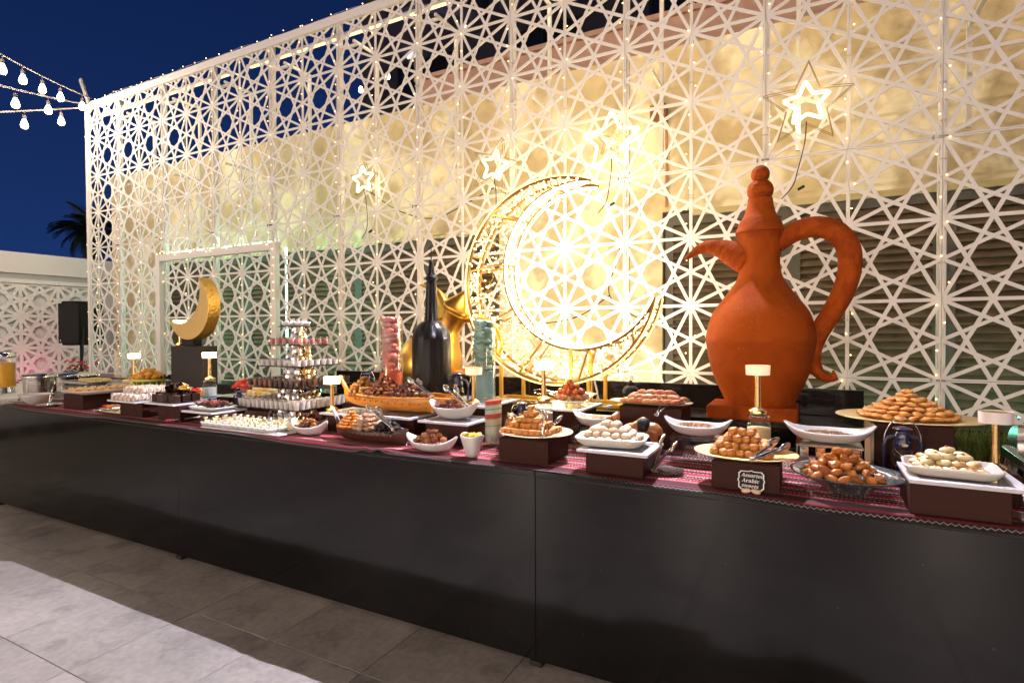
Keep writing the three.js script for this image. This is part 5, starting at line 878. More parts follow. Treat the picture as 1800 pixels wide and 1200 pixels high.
// leaf dishes, boats and dates in the middle
{
  const leafDish = (label, u, y, n, L = 0.29, turn = 0.1, W = 0.14, H = 0.045) => solo('leaf_dish', label, 'dish', dish(L, W, H, { e: 1.25, tip: 0.9, base: 0.42 }), M.porcelain, u, y, n, turn);
  const dateG = [0, 1, 2].map(() => lump(0.0125, 1.7, 0.95, 1, 0.16)), fig = [lump(0.016, 1.1, 0.8, 1, 0.2)];
  leafDish('white leaf shaped dish of chocolate dates beside the tasting spoons', -2.56, TY, 2.35, 0.27, 0.08);
  pieces('date', 'shiny stuffed date on the leaf dish beside the tasting spoons', 'date', 'dates on the leaf dish by the tasting spoons', dateG, [F.date, F.dateDark, F.date3], mound(-2.56, TY + 0.03, 2.35, 0.085, 0.04, 0.05, 0.036, 0.018));
  leafDish('white leaf shaped dish of plump brown dates at the front edge', -1.655, TY, 2.30, 0.30, 0.06, 0.15, 0.042);
  pieces('date', 'plump brown date heaped on the leaf dish at the front edge', 'date', 'dates on the front leaf dish', dateG, [F.date, F.date3, F.date2], mound(-1.66, TY + 0.028, 2.31, 0.095, 0.045, 0.07, 0.034, 0.018));
  // dark wooden boat
  const db = thing('wooden_boat', 'dark wooden boat shaped bowl with a raised prow holding dried fruit', 'boat bowl', -2.10, TY, 2.36, -0.05);
  part(db, 'hull', hull(0.50, (t) => 0.088 * Math.pow(Math.sin(Math.PI * Math.min(1, 0.04 + t * 0.95)), 0.7), (t) => 0.06 + 0.06 * Math.pow(1 - t, 4) + 0.03 * Math.pow(t, 4), 0.09), M.woodDark);
  part(db, 'prow', [rb(0.014, 0.12, 0.022, 0.004, -0.262, 0.105, 0, 0, 0, 0.62)], mat([0.55, 0.52, 0.55], 0.4), 'pale metal tipped prow');
  part(db, 'stern_deck', [rb(0.07, 0.008, 0.07, 0.002, 0.205, 0.075, 0)], M.woodDark);
  for (let i = 0; i < 12; i++) part(db, 'rivet', [sp(0.0035, 0, 0, 0, 1, 1, 0.6, 8, 6)], M.brass).position.set(-0.19 + i * 0.034, 0.052, 0.086 * Math.pow(Math.sin(Math.PI * (0.12 + i * 0.068)), 0.7) + 0.001);
  pieces('dried_apricot', 'orange dried apricot in the left third of the dark boat', 'apricot', 'apricots in the dark boat', [lump(0.019, 1.15, 0.42, 0.9, 0.15)], [F.apricot, F.orange], mound(-2.235, TY + 0.066, 2.36, 0.078, 0.066, 0.075, 0.034, 0.014));
  pieces('dried_fig', 'halved pale brown dried fig in the middle of the dark boat', 'fig', 'figs in the dark boat', [lump(0.021, 1, 0.75, 1, 0.18)], [F.fig, mat([0.5, 0.33, 0.22], 0.5)], mound(-2.11, TY + 0.066, 2.355, 0.07, 0.07, 0.08, 0.036, 0.02));
  pieces('prune', 'black glossy prune in the right third of the dark boat', 'prune', 'prunes in the dark boat', [lump(0.015, 1.1, 0.75, 1, 0.22)], [F.prune], mound(-1.98, TY + 0.062, 2.355, 0.085, 0.062, 0.055, 0.028, 0.016));
  tongs('steel tongs resting on the prunes in the dark wooden boat', [-1.90, 0.945, 2.30], [-2.08, 1.03, 2.36], 0.23, 0.035, 0.25);
  // golden boat on two boxes
  riser(-2.56, 2.49, 0.29, 0.24, 0.098, brownBox('under the brass lamp left of the gold boat')); tile(-2.585, 2.455, 0.31, 0.28, TY + 0.10, whiteTile('under the brass lamp and the prow of the gold boat'));
  riser(-2.20, 2.47, 0.30, 0.24, 0.112, brownBox('under the stern of the gold boat')); tile(-2.225, 2.43, 0.335, 0.29, TY + 0.114, whiteTile('under the stern of the gold boat'));
  lamp('lit brass table lamp beside the prow of the gold boat', -2.565, TY + 0.112, 2.535, 'lit');
  const gb = thing('wooden_boat', 'large golden wooden boat with brass rivets heaped with dates', 'boat bowl', -2.22, TY + 0.125, 2.68, -0.04);
  part(gb, 'hull', hull(0.74, (t) => 0.015 + 0.13 * Math.pow(Math.sin(Math.PI * (0.02 + 0.60 * t)), 0.75) * (t < 0.86 ? 1 : 1 - (t - 0.86) * 2.3), (t) => 0.082 + 0.045 * Math.pow(1 - t, 5) + 0.012 * t * t, 0.085), M.woodGold);
  part(gb, 'prow', [rb(0.014, 0.135, 0.026, 0.004, -0.402, 0.135, 0, 0, 0, 0.6)], M.woodGold); part(gb, 'stern_board', [rb(0.016, 0.075, 0.17, 0.004, 0.368, 0.05, 0)], M.woodGold); part(gb, 'gunwale', [tube([[-0.36, 0.122, 0.025], [-0.24, 0.094, 0.085], [-0.1, 0.088, 0.125], [0.06, 0.088, 0.147], [0.2, 0.091, 0.143], [0.37, 0.096, 0.102]], 0.007, 60, 6), tube([[-0.36, 0.122, -0.025], [-0.24, 0.094, -0.085], [-0.1, 0.088, -0.125], [0.06, 0.088, -0.147], [0.2, 0.091, -0.143], [0.37, 0.096, -0.102]], 0.007, 60, 6)], M.woodGold);
  part(gb, 'stern_fork', [rb(0.11, 0.02, 0.028, 0.004, 0.42, 0.088, 0.055), rb(0.11, 0.02, 0.028, 0.004, 0.42, 0.088, -0.055)], M.woodGold);
  for (let i = 0; i < 11; i++) { const t = 0.2 + i * 0.072, w = 0.015 + 0.13 * Math.pow(Math.sin(Math.PI * (0.02 + 0.60 * t)), 0.75) * (t < 0.86 ? 1 : 1 - (t - 0.86) * 2.3); part(gb, 'rivet', [sp(0.0055, 0, 0, 0, 1, 1, 0.6, 10, 6)], mat([0.2, 0.09, 0.03], 0.3, { metalness: 0.8 })).position.set((t - 0.5) * 0.74, 0.062, w + 0.001); }
  for (const y of [0.02, 0.045, 0.07]) part(gb, 'rivet', [sp(0.0055, 0, 0, 0, 1, 1, 0.6, 10, 6)], mat([0.2, 0.09, 0.03], 0.3, { metalness: 0.8 })).position.set(0.345, y, 0.105);
  pieces('date', 'light golden date in the left part of the gold boat', 'date', 'golden dates in the gold boat', dateG, [F.date3, mat([0.45, 0.22, 0.05], 0.35)], mound(-2.43, TY + 0.20, 2.67, 0.11, 0.085, 0.105, 0.036, 0.019));
  pieces('date', 'red brown date in the middle of the gold boat', 'date', 'brown dates in the gold boat', dateG, [F.date, F.date2, F.date], mound(-2.27, TY + 0.20, 2.675, 0.13, 0.12, 0.115, 0.036, 0.019));
  pieces('date', 'dark date in the right part of the gold boat', 'date', 'dark dates in the gold boat', [...dateG, ...fig], [F.dateDark, F.date2, mat([0.20, 0.09, 0.04], 0.35)], mound(-2.08, TY + 0.20, 2.67, 0.135, 0.12, 0.085, 0.036, 0.019));
  tongs('steel tongs resting on the stern of the gold boat', [-1.87, 1.085, 2.60], [-2.03, 1.16, 2.66], 0.21, 0.035, 0.25);
  // lanterns, stone cylinders
  lantern('navy hurricane lantern between the dessert tower and the pink stone cylinder', -2.72, TY + 0.10, 3.02, 0.2, true, 0.92); riser(-2.86, 2.92, 0.28, 0.2, 0.10, brownBox('under the navy lantern behind the gold boat'));
  lantern('navy hurricane lantern between the carved bottle and the green stone cylinder', -1.935, TY + 0.09, 2.97, 0.2, false, 1.1); riser(-2.03, 2.88, 0.165, 0.18, 0.09, brownBox('under the lantern right of the carved bottle'));
  const cyl = (label, u, n, y, h, r, sandC, sandH, stoneM, slabel, group) => {
    const t = thing('glass_cylinder', label, 'vase', u, y, n); part(t, 'glass', [lathe([[0, 0.003], [r, 0.003], [r, h], [r - 0.004, h], [r - 0.004, 0.01]], 44)], M.glass); part(t, 'rim', [at(new THREE.TorusGeometry(r - 0.002, 0.0028, 8, 48), 0, h, 0, Math.PI / 2)], M.glass); part(t, 'sand', [cy(r - 0.006, r - 0.006, sandH, 0, 0.011 + sandH / 2, 0, 40)], mat(sandC, 0.95, bump(T.grain, 0.001, 2)));
    const S = [lump(0.034, 1.15, 0.62, 0.95, 0.07), lump(0.031, 1.0, 0.72, 1.1, 0.07), lump(0.036, 1.05, 0.55, 0.85, 0.07)], spots = [];
    for (let yy = sandH + 0.03, lv = 0; yy < h - 0.01; yy += 0.033, lv++) for (let i = 0; i < 4; i++) { const a = lv * 0.85 + i * 1.571 + rr(-0.25, 0.25), q = r - 0.042; spots.push([u + Math.cos(a) * q, y + yy + rr(-0.006, 0.006), n + Math.sin(a) * q, rr(0, 6.28), rr(-0.5, 0.5), rr(-0.5, 0.5)]); }
    pieces('decorative_stone', slabel, 'stone', group, S, stoneM, spots);
  };
  cyl('tall glass cylinder of pink stones over red sand', -2.488, 3.0, TY, 0.685, 0.078, [0.62, 0.10, 0.035], 0.31, [mat([0.66, 0.22, 0.20], 0.4), mat([0.62, 0.26, 0.24], 0.4), mat([0.7, 0.19, 0.15], 0.4)], 'polished pink stone inside the left glass cylinder', 'pink stones in the glass cylinder');
  riser(-1.93, 2.72, 0.34, 0.34, 0.165, brownBox('under the green stone cylinder')); tile(-1.96, 2.67, 0.40, 0.42, TY + 0.168, whiteTile('under the green stone cylinder and an unlit lamp'));
  cyl('tall glass cylinder of grey green stones over pale blue sand', -1.735, 2.95, TY + 0.18, 0.50, 0.073, [0.27, 0.42, 0.48], 0.165, [mat([0.22, 0.34, 0.29], 0.4), mat([0.19, 0.30, 0.26], 0.4), mat([0.26, 0.38, 0.33], 0.4)], 'polished grey green stone inside the right glass cylinder', 'green stones in the glass cylinder');
  lamp('dim brass table lamp in front of the green stone cylinder', -1.68, TY + 0.181, 2.745, 'dim');
  // date bowl on white tile
  riser(-1.81, 2.46, 0.275, 0.25, 0.108, brownBox('under the white date bowl with tongs')); tile(-1.833, 2.425, 0.31, 0.29, TY + 0.11, whiteTile('under the white date bowl with tongs'));
  solo('white_boat_dish', 'white pointed porcelain bowl of dates with tongs on a white tile', 'bowl', dish(0.31, 0.19, 0.062, { e: 1.2, tip: 0.55, base: 0.34 }), M.porcelain, -1.70, TY + 0.121, 2.57, 0.02);
  pieces('date', 'dark date in the white bowl on the tile beside the striped cylinder', 'date', 'dates in the white bowl on the tile', dateG, [F.date2, F.dateDark, F.date], mound(-1.72, TY + 0.165, 2.57, 0.085, 0.06, 0.05, 0.036, 0.018));
  tongs('steel tongs resting on the white date bowl', [-1.575, 1.065, 2.50], [-1.72, 1.13, 2.58], 0.21, 0.035, 0.25);
  // striped sand cylinder, yellow bowl
  const sc = thing('striped_sand_cylinder', 'tall glass filled with red, white and blue bands of sand', 'glass', -1.447, TY, 2.56); part(sc, 'glass', [lathe([[0, 0.003], [0.046, 0.002], [0.0465, 0.012], [0.047, 0.245], [0.044, 0.245], [0.043, 0.014]], 40)], M.glass);
  let y0 = 0.015; for (const [h, c] of [[0.085, [0.66, 0.62, 0.56]], [0.006, [0.22, 0.45, 0.45]], [0.03, [0.72, 0.56, 0.36]], [0.004, [0.25, 0.45, 0.48]], [0.024, [0.55, 0.05, 0.03]], [0.02, [0.74, 0.70, 0.62]], [0.008, [0.22, 0.48, 0.46]], [0.018, [0.74, 0.68, 0.58]], [0.022, [0.58, 0.07, 0.04]]]) { const g = cy(0.0425, 0.0425, h, 0, y0 + h / 2, 0, 36), p = g.attributes.position; for (let i = 0; i < p.count; i++) p.setY(i, p.getY(i) + 0.12 * p.getX(i) * (y0 > 0.09 || p.getY(i) > y0 + h * 0.5 ? 1 : 0)); part(sc, 'sand_band', [g], mat(c, 0.95, bump(T.grain, 0.001, 2))); y0 += h + 0.0003; }
  solo('sauce_bowl', 'small white slanted bowl at the front edge', 'bowl', dish(0.125, 0.10, 0.095, { e: 0.9, tip: 0.12, base: 0.42, belly: 0.8 }), M.porcelain, -1.405, TY, 2.28, -0.25);
  solo('yellow_cubes', 'heap of bright yellow fruit cubes in the small slanted bowl', 'fruit', [lump(0.05, 0.98, 0.35, 0.75, 0.1), ...Array.from({ length: 26 }, () => rb(0.017, 0.014, 0.017, 0.004, rr(-0.036, 0.036), rr(0.008, 0.022), rr(-0.026, 0.026), rr(-0.5, 0.5), rr(0, 3), rr(-0.5, 0.5)))], mat([0.80, 0.50, 0.03], 0.35), -1.405, TY + 0.083, 2.28, -0.25);
}

// ---------- right half of the table ----------
{
  // baklava
  riser(-1.257, 2.275, 0.25, 0.24, 0.103, brownBox('under the baklava plate'));
  const roundPlate = (name, label, u, y, n, r, m, rz = 1) => { const g = lathe([[0, 0.003], [r * 0.55, 0.0025], [r * 0.62, 0.005], [r * 0.96, 0.013], [r, 0.0145], [r, 0.0175], [r * 0.95, 0.0165], [r * 0.62, 0.0095], [0, 0.008]], 64); g.scale(1, 1, rz); return solo(name, label, 'plate', g, m, u, y, n); };
  const goldPlate = mat([0.70, 0.52, 0.22], 0.42, { metalness: 0.45, ...bump(T.grain, 0.0006, 4) }), creamPlate = mat([0.74, 0.64, 0.42], 0.22, { clearcoat: 0.4 });
  roundPlate('round_plate', 'round cream plate with the square baklava pyramid', -1.125, TY + 0.107, 2.40, 0.176, creamPlate, 0.95);
  const bk = [], sizes = [[8, 6], [6, 4], [4, 3], [2, 2], [1, 1]];
  sizes.forEach(([a, b], l) => { for (let i = 0; i < a; i++) for (let k = 0; k < b; k++) { if (l < 2 && i > 0 && i < a - 1 && k > 0 && k < b - 1 && k !== 1) continue; bk.push([-1.150 + (i - (a - 1) / 2) * 0.030 + rr(-0.003, 0.003), TY + 0.130 + l * 0.0255, 2.395 + (k - (b - 1) / 2) * 0.031 + rr(-0.003, 0.003), rr(-0.25, 0.25)]); } });
  pieces('baklava', 'square golden baklava piece in the pyramid on the cream plate', 'baklava', 'baklava pieces in the pyramid', [rb(0.028, 0.024, 0.028, 0.004), rb(0.031, 0.023, 0.026, 0.004)], [F.crust, F.crust2], bk);
  wireTongs('small steel tongs standing in the baklava pile', [-1.04, 0.988, 2.29], [-1.055, 1.10, 2.33], 0.11, 1.2); spoon('steel fork handle leaning on the right rim of the baklava plate', [-1.035, 0.985, 2.29], [-0.985, 1.05, 2.34], 0.11);
  // camels carved from wood
  const C = (s) => s.map((v) => v);
  const camelBody = blob([
    [-0.045, 0.118, 0, 0.030, 0.045, 0.122, 0, 0.032], [-0.005, 0.14, 0, 0.030, 0.004, 0.158, 0, 0.018],
    [-0.06, 0.118, 0, 0.022, -0.085, 0.105, 0, 0.016], [-0.085, 0.105, 0, 0.016, -0.103, 0.13, 0, 0.0125], [-0.103, 0.13, 0, 0.0125, -0.108, 0.165, 0, 0.0105],
    [-0.108, 0.170, 0, 0.013, -0.145, 0.163, 0, 0.0085], [-0.103, 0.180, 0.008, 0.004, -0.099, 0.190, 0.012, 0.003], [-0.103, 0.180, -0.008, 0.004, -0.099, 0.190, -0.012, 0.003],
    [-0.05, 0.105, 0.016, 0.014, -0.048, 0.055, 0.018, 0.008], [-0.048, 0.055, 0.018, 0.008, -0.05, 0.008, 0.018, 0.0065], [-0.05, 0.105, -0.016, 0.014, -0.052, 0.055, -0.018, 0.008], [-0.052, 0.055, -0.018, 0.008, -0.05, 0.008, -0.018, 0.0065],
    [0.05, 0.115, 0.016, 0.020, 0.048, 0.07, 0.018, 0.010], [0.048, 0.07, 0.018, 0.010, 0.06, 0.045, 0.018, 0.007], [0.06, 0.045, 0.018, 0.007, 0.055, 0.008, 0.018, 0.0065], [0.05, 0.115, -0.016, 0.020, 0.05, 0.07, -0.018, 0.010], [0.05, 0.07, -0.018, 0.010, 0.062, 0.045, -0.018, 0.007], [0.062, 0.045, -0.018, 0.007, 0.057, 0.008, -0.018, 0.0065],
    [0.075, 0.125, 0, 0.006, 0.088, 0.09, 0, 0.003], [-0.05, 0.007, 0.018, 0.008, -0.056, 0.006, 0.018, 0.006], [-0.05, 0.007, -0.018, 0.008, -0.056, 0.006, -0.018, 0.006], [0.055, 0.007, 0.018, 0.008, 0.049, 0.006, 0.018, 0.006], [0.057, 0.007, -0.018, 0.008, 0.051, 0.006, -0.018, 0.006],
  ], [-0.165, -0.01, -0.06], [0.105, 0.21, 0.06], 84, 0.0045);
  const camel = (label, u, n, turn, s = 1) => {
    const t = thing('camel_figurine', label, 'camel figurine', u, TY, n, turn); t.scale.setScalar(s);
    part(t, 'body', camelBody, M.camel); part(t, 'saddle', [(() => { const g = new THREE.SphereGeometry(0.042, 24, 12, 0, Math.PI * 2, 0, 1.9); g.scale(0.85, 1.0, 0.93); g.translate(0.004, 0.132, 0); return g; })()], M.black, 'black leather saddle'); part(t, 'bridle', [at(new THREE.TorusGeometry(0.0115, 0.0022, 6, 18), -0.128, 0.166, 0, 0, Math.PI / 2 + 0.2)], M.black);
    for (const z of [-0.0105, 0.0105]) part(t, 'eye', [sp(0.0025, -0.117, 0.1735, z, 1, 1, 1, 8, 6)], M.black);
    return t;
  };
  camel('carved brown wooden camel with a black saddle facing left, behind the white dumplings', -0.672, 2.60, 0.18, 1.1); camel('carved brown wooden camel seen from the front, behind the baklava', -1.34, 2.56, 2.0, 1.0);
  lantern('navy hurricane lantern right behind the camel and the baklava', -1.37, TY, 2.74, 0.2, false, 0.93);
  sandJar('glass jar of orange and white sand behind the baklava pyramid', -1.198, 2.65, 0.228, [[0.30, [0.70, 0.66, 0.62], 0], [0.34, [0.66, 0.27, 0.03], 0.08], [0.36, [0.74, 0.64, 0.52], 0]]); lamp('lit brass table lamp on the orange sand jar, in front of the crescent light', -1.198, TY + 0.231, 2.65, 'lit');
  // gulab jamun bowl
  riser(-1.32, 2.78, 0.27, 0.27, 0.17, brownBox('under the glass bowl of red brown balls')); tile(-1.345, 2.74, 0.32, 0.33, TY + 0.173, whiteTile('under the glass bowl of red brown balls'));
  const gbw = thing('glass_bowl', 'ribbed glass bowl of round red brown sweets below the crescent light', 'bowl', -1.135, TY + 0.185, 2.90);
  part(gbw, 'bowl', [lathe([[0, 0.004], [0.055, 0.002], [0.06, 0.006], [0.072, 0.02], [0.074, 0.024], [0.088, 0.034], [0.09, 0.038], [0.102, 0.046], [0.105, 0.05], [0.128, 0.063], [0.130, 0.066], [0.122, 0.065], [0.098, 0.05], [0.07, 0.028], [0.05, 0.012], [0, 0.01]], 48)], M.glass);
  pieces('syrup_ball', 'round glossy red brown syrup ball in the ribbed glass bowl', 'syrup ball', 'syrup balls in the glass bowl', [sp(0.018), lump(0.018, 1.02, 0.97, 1, 0.03)], [mat([0.26, 0.045, 0.008], 0.14), mat([0.32, 0.07, 0.01], 0.14), mat([0.20, 0.032, 0.007], 0.14)], mound(-1.145, TY + 0.225, 2.90, 0.088, 0.08, 0.085, 0.034, 0.026));
  wireTongs('steel wire tongs lying left of the glass bowl of red brown balls', [-1.24, 1.105, 2.93], [-1.42, 1.10, 2.98], 0.17);
  // dishes on acrylic stands
  const stand = (label, u, n, w, d, h, m, count) => { const t = thing('slatted_stand', label, 'stand', u, TY, n); part(t, 'top', [rb(w, 0.008, d, 0.002, 0, h - 0.004, 0)], m); for (const z of [-d / 2 + 0.004, d / 2 - 0.004]) for (let i = 0; i < count; i++) part(t, 'slat', [rb(w / count * 0.56, h - 0.009, 0.008, 0.002, -w / 2 + w / count * (i + 0.5), (h - 0.009) / 2 + 0.0005, z)], m); for (const x of [-w / 2 + 0.004, w / 2 - 0.004]) part(t, 'side', [rb(0.008, h - 0.009, d * 0.35, 0.002, x, (h - 0.009) / 2 + 0.0005, 0)], m); return t; };
  stand('clear acrylic slatted stand left of the white dumplings', -0.93, 2.68, 0.21, 0.2, 0.118, M.acrylic, 3); stand('clear acrylic slatted stand between the camel and the cinnamon sweets', -0.435, 2.66, 0.225, 0.2, 0.118, M.acrylic, 4); stand('brushed steel slatted stand behind the glass bowl of dates', 0.088, 2.70, 0.24, 0.2, 0.125, M.steelBrush, 4);
  const hot = (label, u, n, L, y, turn = 0) => solo('white_boat_dish', label, 'dish', dish(L, L * 0.62, 0.045, { e: 1.15, tip: 0.75, base: 0.36 }), M.porcelain, u, y, n, turn);
  hot('white pointed dish of puffed rice with a spoon', -0.93, 2.68, 0.235, TY + 0.1185); hot('white pointed dish of brown granola', -0.435, 2.66, 0.30, TY + 0.1185); hot('white pointed dish of seeds and granola on a steel stand', 0.09, 2.70, 0.345, TY + 0.1255);
  const puff = [sp(0.005, 0, 0, 0, 1.5, 0.8, 0.8, 6, 4)], flake = [rb(0.011, 0.004, 0.007, 0.001), sp(0.004, 0, 0, 0, 1.4, 0.8, 1, 6, 4)];
  const stuffSolo = (name, label, cat, g, m, u, y, n) => { const o = solo(name, label, cat, g, m, u, y, n); o.userData.kind = 'stuff'; return o; };
  stuffSolo('puffed_rice', 'pale puffed rice filling the white pointed dish', 'puffed rice', heap(0.078, 0.045, 0.02, 0.01, 420, puff), F.rice, -0.935, TY + 0.151, 2.68); stuffSolo('granola', 'brown granola filling the white pointed dish in the middle', 'granola', heap(0.10, 0.052, 0.02, 0.01, 460, flake), F.nut, -0.44, TY + 0.151, 2.66); stuffSolo('seeds', 'mixed brown seeds filling the dish on the steel stand', 'seeds', heap(0.105, 0.055, 0.012, 0.01, 460, flake), mat([0.27, 0.17, 0.09], 0.7), 0.08, TY + 0.156, 2.70);
  spoon('steel spoon with its bowl up on the puffed rice dish', [-0.80, 1.04, 2.66], [-0.90, 1.02, 2.67], 0.10);
  // oval plate of sausages
  riser(-0.855, 2.84, 0.315, 0.26, 0.205, brownBox('under the oval plate of small sausages'));
  const ovp = lathe([[0, 0.003], [0.09, 0.0025], [0.105, 0.006], [0.205, 0.018], [0.207, 0.021], [0.10, 0.010], [0, 0.008]], 64); ovp.scale(1.03, 1, 0.6); solo('oval_plate', 'oval cream plate of glossy small sausages', 'plate', ovp, creamPlate, -0.712, TY + 0.209, 2.92);
  const sau = []; for (let i = 0; i < 8; i++) for (let k = 0; k < 3; k++) sau.push([-0.815 + i * 0.036 + rr(-0.006, 0.006), TY + 0.233 + rr(0, 0.003), 2.85 + k * 0.06, rr(-0.35, 0.35) + (k % 2 ? 1.2 : 0.4)]); for (let i = 0; i < 6; i++) for (let k = 0; k < 2; k++) sau.push([-0.79 + i * 0.04, TY + 0.255, 2.87 + k * 0.06, rr(-0.6, 1.2)]); for (let i = 0; i < 4; i++) sau.push([-0.75 + i * 0.045, TY + 0.273, 2.91, rr(-0.8, 0.8)]);
  pieces('sausage', 'glossy brown finger sausage on the oval cream plate', 'sausage', 'sausages on the oval plate', [taperTube([[-0.036, 0, 0], [-0.012, 0.003, 0], [0.012, 0.003, 0], [0.036, 0, 0]], [0.007, 0.0145, 0.0145, 0.006], 14, 9)], [F.sausage, mat([0.48, 0.20, 0.08], 0.35), F.sausage], sau);
  wireTongs('steel wire tongs hanging over the rim of the oval sausage plate', [-0.64, 1.045, 2.76], [-0.62, 1.10, 2.86], 0.16, 0.3); spoon('steel spoon lying on the right side of the oval sausage plate', [-0.62, 1.085, 2.94], [-0.52, 1.10, 2.88], 0.1);
  const bl = thing('glass_lantern', 'small black glass lantern with a domed lid beside the oval sausage plate', 'lantern', -0.965, LY, 3.45); part(bl, 'frame', [cy(0.05, 0.052, 0.012, 0, 0.006, 0, 6), ...Array.from({ length: 6 }, (_, i) => bar([0.045 * Math.cos(i * 1.047), 0.01, 0.045 * Math.sin(i * 1.047)], [0.045 * Math.cos(i * 1.047), 0.11, 0.045 * Math.sin(i * 1.047)], 0.003)), cy(0.05, 0.05, 0.008, 0, 0.113, 0, 6)], M.black); part(bl, 'pane', [cy(0.043, 0.043, 0.095, 0, 0.06, 0, 6, true)], M.glass); part(bl, 'lid', [smoothLathe([[0.052, 0.118], [0.04, 0.148], [0.018, 0.162], [0.02, 0.175], [0.008, 0.19], [0, 0.196]], 24, 24)], M.black); part(bl, 'ring', [at(new THREE.TorusGeometry(0.016, 0.002, 6, 18), 0, 0.208, 0)], M.steel);
  // dumplings
  riser(-0.819, 2.238, 0.245, 0.20, 0.098, brownBox('under the white dumplings')); tile(-0.829, 2.165, 0.288, 0.275, TY + 0.10, whiteTile('under the white dumplings'));
  solo('square_dish', 'ribbed pale square dish piled with white dumplings', 'dish', dish(0.30, 0.215, 0.036, { e: 0.42, base: 0.72 }), mat([0.68, 0.66, 0.60], 0.3, { clearcoat: 0.3 }), -0.728, TY + 0.111, 2.315, 0.12);
  const dp = []; [[6, 5], [5, 4], [4, 3], [2, 2]].forEach(([a, b], l) => { for (let i = 0; i < a; i++) for (let k = 0; k < b; k++) if (l > 1 || k < 2 || i === 0 || i === a - 1) dp.push([-0.735 + (i - (a - 1) / 2) * 0.040 + rr(-0.003, 0.003), TY + 0.137 + l * 0.0195, 2.315 + (k - (b - 1) / 2) * 0.038 + rr(-0.003, 0.003) + l * 0.005, rr(-0.6, 0.6), rr(-0.15, 0.15), rr(-0.2, 0.2)]); });
  pieces('dumpling', 'plump white round bun in the pile on the ribbed square dish', 'bun', 'white buns on the square dish', [lump(0.0205, 1.1, 0.72, 0.98, 0.04, 16, 10), lump(0.021, 1.0, 0.74, 1.02, 0.04, 16, 10)], [F.dump], dp);
  // steel plate with tongs
  solo('steel_plate', 'small round steel plate at the front edge under a pair of tongs', 'plate', [lathe([[0, 0.004], [0.05, 0.003], [0.07, 0.010], [0.072, 0.012], [0.05, 0.007], [0, 0.007]], 44)], M.steel, -0.513, TY, 2.385);
  tongs('steel tongs with one paddle raised on the small round steel plate', [-0.555, 0.875, 2.31], [-0.52, 0.965, 2.41], 0.17, 0.03, 0.7);
  // cinnamon sweets
  riser(-0.314, 2.235, 0.237, 0.22, 0.104, brownBox('with the chalkboard sign leaning on it'));
  roundPlate('gold_plate', 'wide round golden plate of knobbly brown sweets', -0.205, TY + 0.108, 2.345, 0.188, goldPlate, 0.85);
  const sw = []; [[7, 5], [6, 4], [4, 3], [3, 2]].forEach(([a, b], l) => { for (let i = 0; i < a; i++) for (let k = 0; k < b; k++) if (l > 1 || k < 2 || i === 0 || i === a - 1) sw.push([-0.215 + (i - (a - 1) / 2) * 0.0315 + rr(-0.003, 0.003), TY + 0.131 + l * 0.0235, 2.345 + (k - (b - 1) / 2) * 0.036 + rr(-0.004, 0.004), rr(-0.5, 0.5), rr(-0.12, 0.12), rr(-0.12, 0.12)]); });
  const cube = (w, h, d) => { const g = new RoundedBoxGeometry(w, h, d, 3, 0.009), p = g.attributes.position; for (let i = 0; i < p.count; i++) { const k = 1 + 0.05 * Math.sin(p.getX(i) * 300 + p.getZ(i) * 240) * Math.cos(p.getY(i) * 260); p.setXYZ(i, p.getX(i) * k, p.getY(i) * k, p.getZ(i) * k); } g.computeVertexNormals(); return g; };
  pieces('sweet', 'knobbly golden brown syrup sweet in the pile on the golden plate', 'sweet', 'brown sweets on the golden plate', [cube(0.03, 0.027, 0.036), cube(0.028, 0.028, 0.034), cube(0.032, 0.025, 0.03)], [F.sweet, F.crust, F.sweet], sw);
  tongs('steel scissor tongs with a round paddle resting on the golden plate', [-0.17, 0.985, 2.20], [-0.03, 1.05, 2.38], 0.16, 0.025, 0.3);
  const sg = thing('chalkboard_sign', 'small framed chalkboard lettered in white, leaning on the brown box', 'sign', -0.173, TY + 0.002, 2.222);
  const ol = (s) => { const w = 0.041 * s, h = 0.032 * s, k = 0.006 * s, p = new THREE.Shape(); p.moveTo(-w + k, -h); p.lineTo(-0.008, -h); p.quadraticCurveTo(0, -h - k, 0.008, -h); p.lineTo(w - k, -h); p.quadraticCurveTo(w - k, -h + k, w, -h + k); p.lineTo(w, -0.006); p.quadraticCurveTo(w + k, 0, w, 0.006); p.lineTo(w, h - k); p.quadraticCurveTo(w - k, h - k, w - k, h); p.lineTo(0.008, h); p.quadraticCurveTo(0, h + k, -0.008, h); p.lineTo(-w + k, h); p.quadraticCurveTo(-w + k, h - k, -w, h - k); p.lineTo(-w, 0.006); p.quadraticCurveTo(-w - k, 0, -w, -0.006); p.lineTo(-w, -h + k); p.quadraticCurveTo(-w + k, -h + k, -w + k, -h); return p; };
  const frame = ol(1.06), inner = ol(0.97); frame.holes.push(new THREE.Path(inner.getPoints(6)));
  const cv = document.createElement('canvas'); cv.width = 512; cv.height = 400; const q = cv.getContext('2d'); q.fillStyle = '#14110f'; q.fillRect(0, 0, 512, 400); for (let i = 0; i < 500; i++) { q.fillStyle = 'rgba(255,255,255,.03)'; q.fillRect(rnd() * 512, rnd() * 400, 40 * rnd(), 3); } q.fillStyle = '#efe9e2'; q.font = 'italic bold 104px serif'; q.textAlign = 'left'; q.save(); q.rotate(0.03); q.fillText('Assorted', 50, 120); q.fillText('Arabic', 66, 234); q.fillText('sweets', 60, 344); q.restore();
  const ct = new THREE.CanvasTexture(cv); ct.colorSpace = THREE.SRGBColorSpace;
